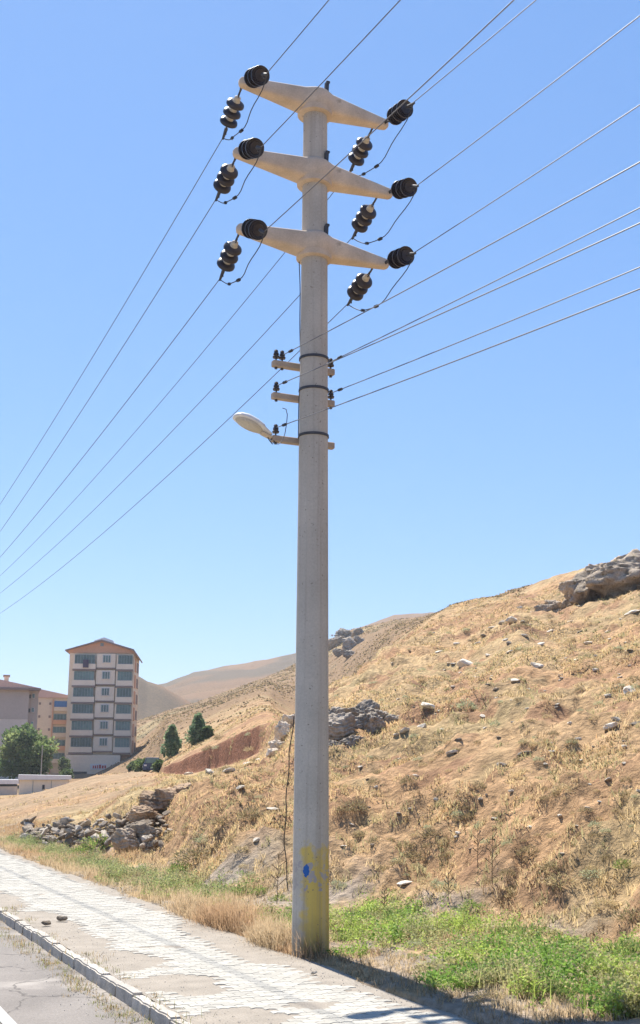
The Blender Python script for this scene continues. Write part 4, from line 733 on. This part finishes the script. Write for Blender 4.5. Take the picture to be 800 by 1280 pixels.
# weeds in the gutter and along the kerb
r_ = np.random.default_rng(44); y = 11.5+30*r_.uniform(0, 1, 520)**1.3; x = np.where(r_.uniform(0, 1, 520) < .85, r_.normal(3.74, .09, 520), r_.normal(4.14, .05, 520))
P = np.c_[x, y, 0*y]
gh_old = gh
def gh(x, y): return np.where(np.asarray(x) < 3.93, ROADZ+.0, 0.0)
GC = mix(np.broadcast_to(np.array([.45, .33, .17]), (520, 3)), np.array([.25, .26, .08]), (r_.uniform(0, 1, 520) < .35)*1.0)
blades('gutter_weeds', P, .03+.09*r_.uniform(0, 1, 520)**2, np.full(520, .006), GC, 14, lean=.9, spread=.9, label='sparse dry weeds and litter in the gutter by the kerb', cat='weeds', seed=45)
gh = gh_old
gv = []; gf = []
for i in range(2600):
    yy = 11.5+35*random.random()**1.4; xx = random.choice([random.gauss(3.66, .2), random.gauss(3.66, .2), random.uniform(4.1, 4.9), random.gauss(6.5, .12)]); s = random.uniform(.003, .010); zz0 = ROADZ if xx < 3.93 else 0
    k = len(gv); gv += [(xx-s, yy, zz0), (xx+s*.5, yy-s, zz0), (xx+s*.4, yy+s, zz0), (xx, yy, zz0+s*1.1)]; gf += [(k, k+1, k+3), (k+1, k+2, k+3), (k+2, k, k+3)]
me = bpy.data.meshes.new('gravel'); me.from_pydata(gv, [], gf); tag(link('gravel', me, M['pale_rock']), 'fine grit scattered in the gutter and on the bare patches', 'gravel', kind='stuff')

# ------------------------------------------------------------------ trees
M['bark'] = node_mat('bark', (.16, .12, .08), bump=(30, .6, .02))
def tree(name, label, px, py, d, wpx, hpx, cols, nl, leaf, shape='round', seed=1, group=None, ground_it=False):
    p = at(px, py, d); p[2] = gh(p[0], p[1]) if ground_it else p[2]; k = np.linalg.norm(p-EYE)/FPX; H = hpx*k; Wd = wpx*k/2; root = tag(empty(name, p), label, 'tree', group); r = np.random.default_rng(seed)
    mb = MB(); th_ = H*.03; mb.tube([(0, 0, -.6), (0, 0, H*.35), (.02*H, 0, H*.75)], [th_*1.2, th_, th_*.3], 8)
    nc = 46 if shape == 'round' else 30; cen = []
    for i in range(nc):
        if shape == 'round':
            v = r.normal(0, 1, 3); v /= np.linalg.norm(v); rr = r.uniform(.35, .95)**.6; c = np.array([v[0]*Wd*rr, v[1]*Wd*rr, H*.5+v[2]*H*.44*rr]); s = r.uniform(.2, .36)*Wd
        else:
            u = r.uniform(.06, .97); wr = Wd*(1.0-u)**.62*(.6+.4*min(1, u*5)); a = r.uniform(0, 2*pi); q = r.uniform(.2, .8); c = np.array([cos(a)*wr*q, sin(a)*wr*q, H*u]); s = max(.16*Wd, wr*.5)
        cen.append((c, s))
        if i < 9: mb.tube([(0, 0, H*(.12+.05*i)), tuple(c*np.array([.6, .6, .8]))], [th_*.5, th_*.15], 5)
    mb.build('trunk', M['bark'], root, smooth=True)
    per = nl//nc; V = []; C = []
    for c, s in cen:
        v = r.normal(0, 1, (per, 3)); v /= np.linalg.norm(v, axis=1)[:, None]; q = c+v*(s*r.uniform(.5, 1.05, (per, 1)))*np.array([1, 1, .85 if shape == 'round' else 1.5])
        t = v+r.normal(0, .6, (per, 3)); t /= np.linalg.norm(t, axis=1)[:, None]; w = np.cross(t, r.normal(0, 1, (per, 3))); w /= np.linalg.norm(w, axis=1)[:, None]; l = leaf*r.uniform(.6, 1.4, (per, 1))
        V.append(np.stack([q, q+t*l*.5+w*l*.35, q+t*l, q+t*l*.5-w*l*.35], 1)); C.append(np.asarray(cols)[r.integers(0, len(cols))]*r.uniform(.75, 1.25, (per, 1)))
    V = np.concatenate(V).reshape(-1, 3); I = np.arange(len(V)//4)*4; me = np_mesh('crown', V, [np.stack([I, I+1, I+2, I+3], 1)]); set_col(me, np.repeat(np.concatenate(C), 4, 0)); link('crown', me, M['leaf'], root)
    return root
G1 = [(.15, .21, .07), (.22, .29, .10), (.11, .17, .06), (.28, .33, .13)]; G2 = [(.20, .29, .15), (.26, .35, .18), (.16, .24, .13), (.30, .38, .20)]
tree('broadleaf_tree', 'big rounded broadleaf tree in front of the grey block', 30, 980, 158, 68, 71, G1, 9000, .42, seed=3)
tree('cypress_tree', 'taller slim conifer on the left of the pair by the cut', 214, 953, 99, 25, 35, G2, 4200, .22, 'cone', 5, ground_it=True)
tree('cypress_tree', 'broader slim conifer on the right of the pair by the cut', 247, 946, 97, 27, 32, G2, 4200, .22, 'cone', 6, ground_it=True)
for i, (px, py, w, h, d) in enumerate(((181, 962, 22, 16, 118), (166, 966, 12, 14, 150), (199, 955, 14, 12, 100), (80, 972, 12, 28, 176), (84, 975, 16, 14, 160), (174, 960, 12, 18, 125), (259, 942, 9, 14, 96))):
    tree('bush', ['grey green rounded bush beside the dark car', 'low bush at the corner of the tall block', 'pale bush on the rim above the cut', 'thin bush in the gap between the apartment blocks', 'light green bush at the foot of the tall block', 'mid green bush behind the dark car', 'tiny conifer sapling beside the broader conifer'][i], px, py, d, w, h, [(.12, .17, .06), (.16, .20, .07), (.09, .13, .05)], 1200, .24, seed=20+i, ground_it=i in (0, 2, 5, 6))

# ------------------------------------------------------------------ buildings
def wall_mat(n, c): return node_mat(n, c, n1=(.25, .08), n2=(3, .06), bump=(8, .15, .02), spec=.2)
M['cream'] = wall_mat('cream_render', (.82, .68, .49)); M['pale'] = wall_mat('pale_render', (.84, .72, .55)); M['orange'] = wall_mat('orange_render', (.66, .36, .21)); M['brown'] = wall_mat('brown_trim', (.27, .20, .165)); M['tan'] = wall_mat('tan_render', (.70, .57, .42)); M['greyw'] = wall_mat('taupe_render', (.46, .39, .33)); M['greyl'] = wall_mat('light_taupe_render', (.64, .56, .47))
M['tile'] = node_mat('roof_sheet', (.66, .43, .34), n1=(.5, .1), n2=(5, .1), bump=None); M['glass'] = node_mat('tinted_glazing', (.11, .18, .16), rough=.25, n1=(.35, .35), n2=(2, .2), bump=None, spec=.5, rand=.3); M['frame'] = node_mat('grey_frames', (.22, .27, .26), rough=.5, bump=None); M['wframe'] = node_mat('white_frames', (.6, .58, .55), rough=.5, bump=None)
M['dark'] = node_mat('dark_opening', (.05, .05, .05), bump=None); M['blue'] = node_mat('blue_awning', (.08, .20, .42), bump=None); M['white'] = node_mat('white_sheet', (.74, .72, .70), n1=(1, .06), n2=(8, .06), bump=None); M['red'] = node_mat('red_letters', (.5, .09, .08), bump=None)
def glazed(par, x0, x1, z0, z1, y, n, name='balcony_window'):
    f = MB(); t = .06
    f.box(x0, x1, y-.05, y+.1, z0, z0+t).box(x0, x1, y-.05, y+.1, z1-t, z1)
    for i in range(n+1):
        xx = x0+(x1-x0-t)*i/n; f.box(xx, xx+t, y-.045, y+.1, z0+t, z1-t)
    o = f.build(name, M['frame'], par); MB().box(x0+t, x1-t, y+.03, y+.06, z0+t, z1-t).build('pane', M['glass'], o); return o
# tall apartment block: local x along the front, y into the block, z up
D = 200.; b0 = at(79.0, 967, D); b1 = at(162.0, 967, D); k = np.linalg.norm(b0-EYE)/FPX
fx = (b1-b0)/np.linalg.norm(b1-b0); BW = float(np.linalg.norm(b1-b0)); rz = math.atan2(fx[1], fx[0])-radians(5.5)
A = tag(empty('apartment_block', tuple(b0), rz), 'tall cream apartment block with orange gable and green glazed balconies', 'building')
u = BW/83.0                                                          # metres per photo pixel on the front
def X(px): return (px-84.5)*u
def Zc(py): return (967-py)*u*1.02
MB().box(X(84.5), X(167.5), .9, 14, Zc(944), Zc(817)).build('upper_wall', M['cream'], A)
MB().box(X(86.5), X(155), .0, 13.6, Zc(975), Zc(944)-.02).build('ground_floor_wall', M['pale'], A)
MB().box(X(155)+.02, X(166), 1.6, 13.6, Zc(975), Zc(944)-.02).build('entrance_wall', M['orange'], A)
gp = [(X(83), Zc(817)+.01), (X(169), Zc(817)+.01), (X(165), Zc(811.5)), (X(125), Zc(801.5)), (X(83), Zc(813))]
MB().prism(gp, .75, 13.9).build('gable', M['orange'], A)
rp = [(X(79), Zc(813.5)), (X(125), Zc(800)), (X(167), Zc(811.8)), (X(172), Zc(819)), (X(171), Zc(820.5)), (X(166), Zc(813.6)), (X(125), Zc(801.8)), (X(79), Zc(815))]
rf = MB().prism(rp, .1, 14.6).build('roof', M['brown'], A)
MB().prism([(X(110), Zc(803.5)), (X(140), Zc(803.5)), (X(138), Zc(799)), (X(126), Zc(795)), (X(114), Zc(799))], 3, 9).build('roof_lantern', M['white'], rf)
v = MB().box(X(123.5), X(127.5), .66, .74, Zc(808), Zc(804)).build('gable_vent', M['frame'], A)
for i in range(6):
    zt = Zc(819.5+i*20.7); zb = Zc(831+i*20.7)
    for (xa, xb, n) in ((92, 117.5, 7), (147.5, 166, 5)):
        zf = Zc(837.5+i*20.7)
        MB().box(X(xa-2), X(xb+(1.5 if n == 7 else .8)), 0, .88, zf, zb).build('balcony_parapet', M['pale'], A)
        MB().box(X(xa-2.3), X(xb+(1.8 if n == 7 else 1)), -.05, .9, zf-.28, zf-.01).build('trim_band', M['brown'], A)
        glazed(A, X(xa), X(xb), zb+.02, zt, .12, n)
        MB().box(X(xa-2), X(xa)-.01, .1, .88, zb+.01, Zc(817+i*20.7)-.3 if i else zt).build('balcony_pier', M['cream'], A)
        if i: MB().box(X(xa)+.0, X(xb), .3, .88, zt+.01, zt+.25).build('balcony_head', M['cream'], A)
    MB().box(X(120), X(144), .3, .88, Zc(835.5+i*20.7), Zc(818+i*20.7)).build('bay_wall', M['pale'], A)
    MB().box(X(119.5), X(144.5), .22, .89, Zc(837+i*20.7), Zc(835.5+i*20.7)-.01).build('bay_band', M['brown'], A)
    w = MB().box(X(127.5), X(138), .2, .31, Zc(829.5+i*20.7), Zc(819.5+i*20.7)).build('window', M['wframe'], A)
    for xa, xb in ((128.3, 131), (131.7, 134.2), (134.9, 137.2)): MB().box(X(xa), X(xb), .17, .21, Zc(828.8+i*20.7), Zc(820.3+i*20.7)).build('pane', M['glass'], w)
    MB().box(X(167.5)+.0, X(167.5)+.12, 3, 5.5, Zc(838+i*20.7), Zc(822+i*20.7)).build('side_panel', M['orange'], A)
    sw = MB().box(X(167.5)+.0, X(167.5)+.10, 8.5, 11.5, Zc(836+i*20.7), Zc(824+i*20.7)).build('side_window', M['brown'], A)
sg = MB().box(X(118), X(138), -.12, -.01, Zc(962), Zc(955)).build('shop_sign', M['white'], A)
rl = random.Random(4); xx = X(121)
while xx < X(136): 
    wv = rl.uniform(.18, .34); MB().box(xx, xx+wv, -.15, -.125, Zc(960.5), Zc(956.5)+rl.uniform(-.1, .1)).build('sign_letter', M['red'], sg); xx += wv+.12
MB().box(X(91), X(114), -.05, -.01, Zc(974), Zc(964.5)).build('garage_opening', M['dark'], A)
MB().box(X(103), X(110), -.25, -.02, Zc(836), Zc(826)).build('hanging_rug', node_mat('dark_rug', (.07, .05, .09), bump=None), A)

# grey block at the frame edge and the tan block behind
def block(name, label, pxl, pxr, pyt, pyb, d, depth, turn, m):
    p0 = at(pxl-2.5, pyb, d); p1 = at(pxr-2.5, pyb, d); fx = p1-p0; w = float(np.linalg.norm(fx)); root = tag(empty(name, tuple(p0), math.atan2(fx[1], fx[0])+turn), label, 'building'); return root, w, w/(pxr-pxl)
B, w, u2 = block('apartment_block', 'taupe two tone block with pink sheet roof at the frame edge', -45, 33, 856, 975, 185, 12, 0, None)
H2 = (975-858)*u2; zm = (975-897)*u2
MB().box(0, w, 0, 12, 0, zm).build('lower_wall', M['greyl'], B); MB().box(0, w, -.02, 12, zm+.005, H2).build('upper_wall', M['greyw'], B)
MB().box(w+.005, w+12.5*u2, 1.2, 11.5, 0, H2-.1).build('return_wall', M['greyw'], B)
for i in range(3):
    z = H2-(3+i*18.5)*u2
    wi = MB().box(w+4*u2, w+8*u2, 1.1, 1.25, z-8*u2, z-1.5*u2).build('window', M['wframe'], B); MB().box(w+4.6*u2, w+7.4*u2, 1.06, 1.11, z-7.4*u2, z-2*u2).build('pane', M['glass'], wi)
    MB().box(w+.6*u2, w+2.6*u2, 1.1, 1.22, z-8*u2, z-3*u2).build('narrow_window', M['dark'], B)
rp = [(-.5, H2+.01), (w+14.5*u2, H2+.01), (w+14.5*u2, H2+.18), (w*.45, H2+13*u2), (-.5, H2+14*u2)]
r2 = MB().prism(rp, -.5, 12.5).build('roof', M['tile'], B)
MB().box(w-33*u2, w-27*u2, 4, 6, H2+9*u2, H2+19*u2).build('chimney', M['tan'], r2); MB().box(w-34.5*u2, w-25.5*u2, 3.8, 6.2, H2+19.05*u2, H2+21*u2).build('chimney_cap', M['brown'], r2)
MB().box(-.6, w+14.8*u2, -.65, -.5, H2-.15, H2+.2).build('gutter', M['brown'], B)
Cb, w, u3 = block('apartment_block', 'tan block with blue awning balcony between its two neighbours', 44, 90, 870, 975, 205, 12, 0, None)
H3 = (975-871)*u3
MB().box(0, w, 0, 12, 0, H3).build('wall', M['tan'], Cb)
MB().prism([(-.4, H3+.01), (w+.4, H3+.01), (w+.4, H3+.2), (w*.05, H3+11*u3), (-.4, H3+11*u3)], -.4, 12).build('roof', M['tile'], Cb)
for i in range(5):
    z = H3-(3+i*16.5)*u3
    f = MB().box(21*u3, 38*u3, -.5, -.01, z-14*u3, z-8.6*u3).build('balcony_parapet', M['orange'] if i % 2 else M['tan'], Cb)
    gl = MB().box(21.5*u3, 37.5*u3, -.12, -.02, z-8.5*u3, z-1*u3).build('balcony_window', M['blue'] if i == 0 else M['frame'], Cb)
    for j in range(4):
        if i: MB().box((22+j*3.9)*u3, (25.2+j*3.9)*u3, -.16, -.125, z-8*u3, z-1.6*u3).build('pane', M['glass'], gl)
    for xo in (2, 15):
        wi = MB().box(xo*u3, (xo+2.6)*u3, -.08, -.005, z-6*u3, z-3*u3).build('small_window', M['brown'], Cb)
MB().box(19.3*u3, 20.6*u3, -.3, -.005, 0, H3-.2).build('pilaster', M['orange'], Cb)
# white sheds in front of the tree
Sd, w, u4 = block('shed', 'long white prefabricated shed with an overhanging pale roof', 25.5, 88, 970, 996, 122, 3, 0, None)
h4 = 21*u4
MB().box(0, w, 0, 2.6, -.5, h4).build('wall', M['pale'], Sd); MB().prism([(-.12, h4+.01), (w+.2, h4+.05), (w+.2, h4+.42), (-.12, h4+.5)], -.25, 2.9).build('roof', M['white'], Sd)
MB().box(29*u4, 32*u4, -.04, -.003, 9*u4, 15*u4).build('window', M['dark'], Sd)
for xo in (17, 40): MB().box(xo*u4, (xo+.5)*u4, -.03, -.003, 0, h4-.05).build('panel_joint', M['frame'], Sd)
Sw, w, u5 = block('shed', 'lower white roofed shed half hidden at the frame edge', -14, 24, 973, 990, 128, 3, 0, None)
MB().box(0, w, 0, 2.6, -.8, 7*u5).build('wall', M['greyl'], Sw); MB().box(-.1, w+.1, -.3, 2.8, 10*u5, 15.5*u5).build('roof', M['white'], Sw); MB().box(w*.0+.05, w-.05, .3, 2.5, 7*u5+.01, 10*u5-.01).build('gap_shade', M['dark'], Sw)  # near-black box stands in for the shade in the open gap under the roof
lp = tag(empty('post', tuple(at(51, 972, 150))), 'distant slim grey post in front of the round tree', 'post'); kk = 150/FPX
MB().tube([(0, 0, -1), (0, 0, 37*kk)], [.07, .05], 8).build('shaft', M['cap'], lp); MB().tube([(0, 0, 36*kk), (0, 0, 37.4*kk)], .09, 8).build('cap', M['cap'], lp)
# dark car beyond the cut
pc = at(190.5, 957, 108); pc[2] = gh(pc[0], pc[1])-.05; car = tag(empty('parked_car', tuple(pc), -YAW+.15), 'dark blue car parked on the rim beyond the earth cut', 'car'); M['carp'] = node_mat('car_paint', (.03, .05, .11), rough=.3, n1=(1, .05), n2=(1, 0), bump=None, spec=.5)
MB().prism([(-.8, .25), (.8, .25), (.84, .75), (.7, .85), (.58, 1.35), (-.58, 1.35), (-.7, .85), (-.84, .75)], 0, 3.6).build('body', M['carp'], car, bevel=.05)
MB().prism([(-.62, .88), (.62, .88), (.52, 1.28), (-.52, 1.28)], -.03, -.005).build('windscreen', M['glass'], car)
for sx in (-.62, .62):
    MB().box(sx-.12, sx+.12, -.04, -.005, .6, .74).build('headlight', M['white'], car)
    for sy in (.7, 2.9): MB().lathe([(.3, -.1), (.3, .1)], 14, Matrix.Translation((sx*1.2, sy, .3)) @ Matrix.Rotation(pi/2, 4, 'Y')).build('wheel', M['black'], car)

# ------------------------------------------------------------------ thin summer haze
hm = bpy.data.materials.new('haze'); hm.use_nodes = True; ht = hm.node_tree; ht.nodes.remove(ht.nodes['Principled BSDF'])
pv = ht.nodes.new('ShaderNodeVolumePrincipled'); pv.inputs['Color'].default_value = (.86, .92, 1, 1); pv.inputs['Density'].default_value = .00028; pv.inputs['Anisotropy'].default_value = .3
ht.links.new(pv.outputs[0], ht.nodes['Material Output'].inputs['Volume'])
tag(MB().box(-2400, 2400, -2400, 2400, -6, 130).build('haze', hm), 'thin pale summer haze over the whole valley', 'haze', kind='stuff')
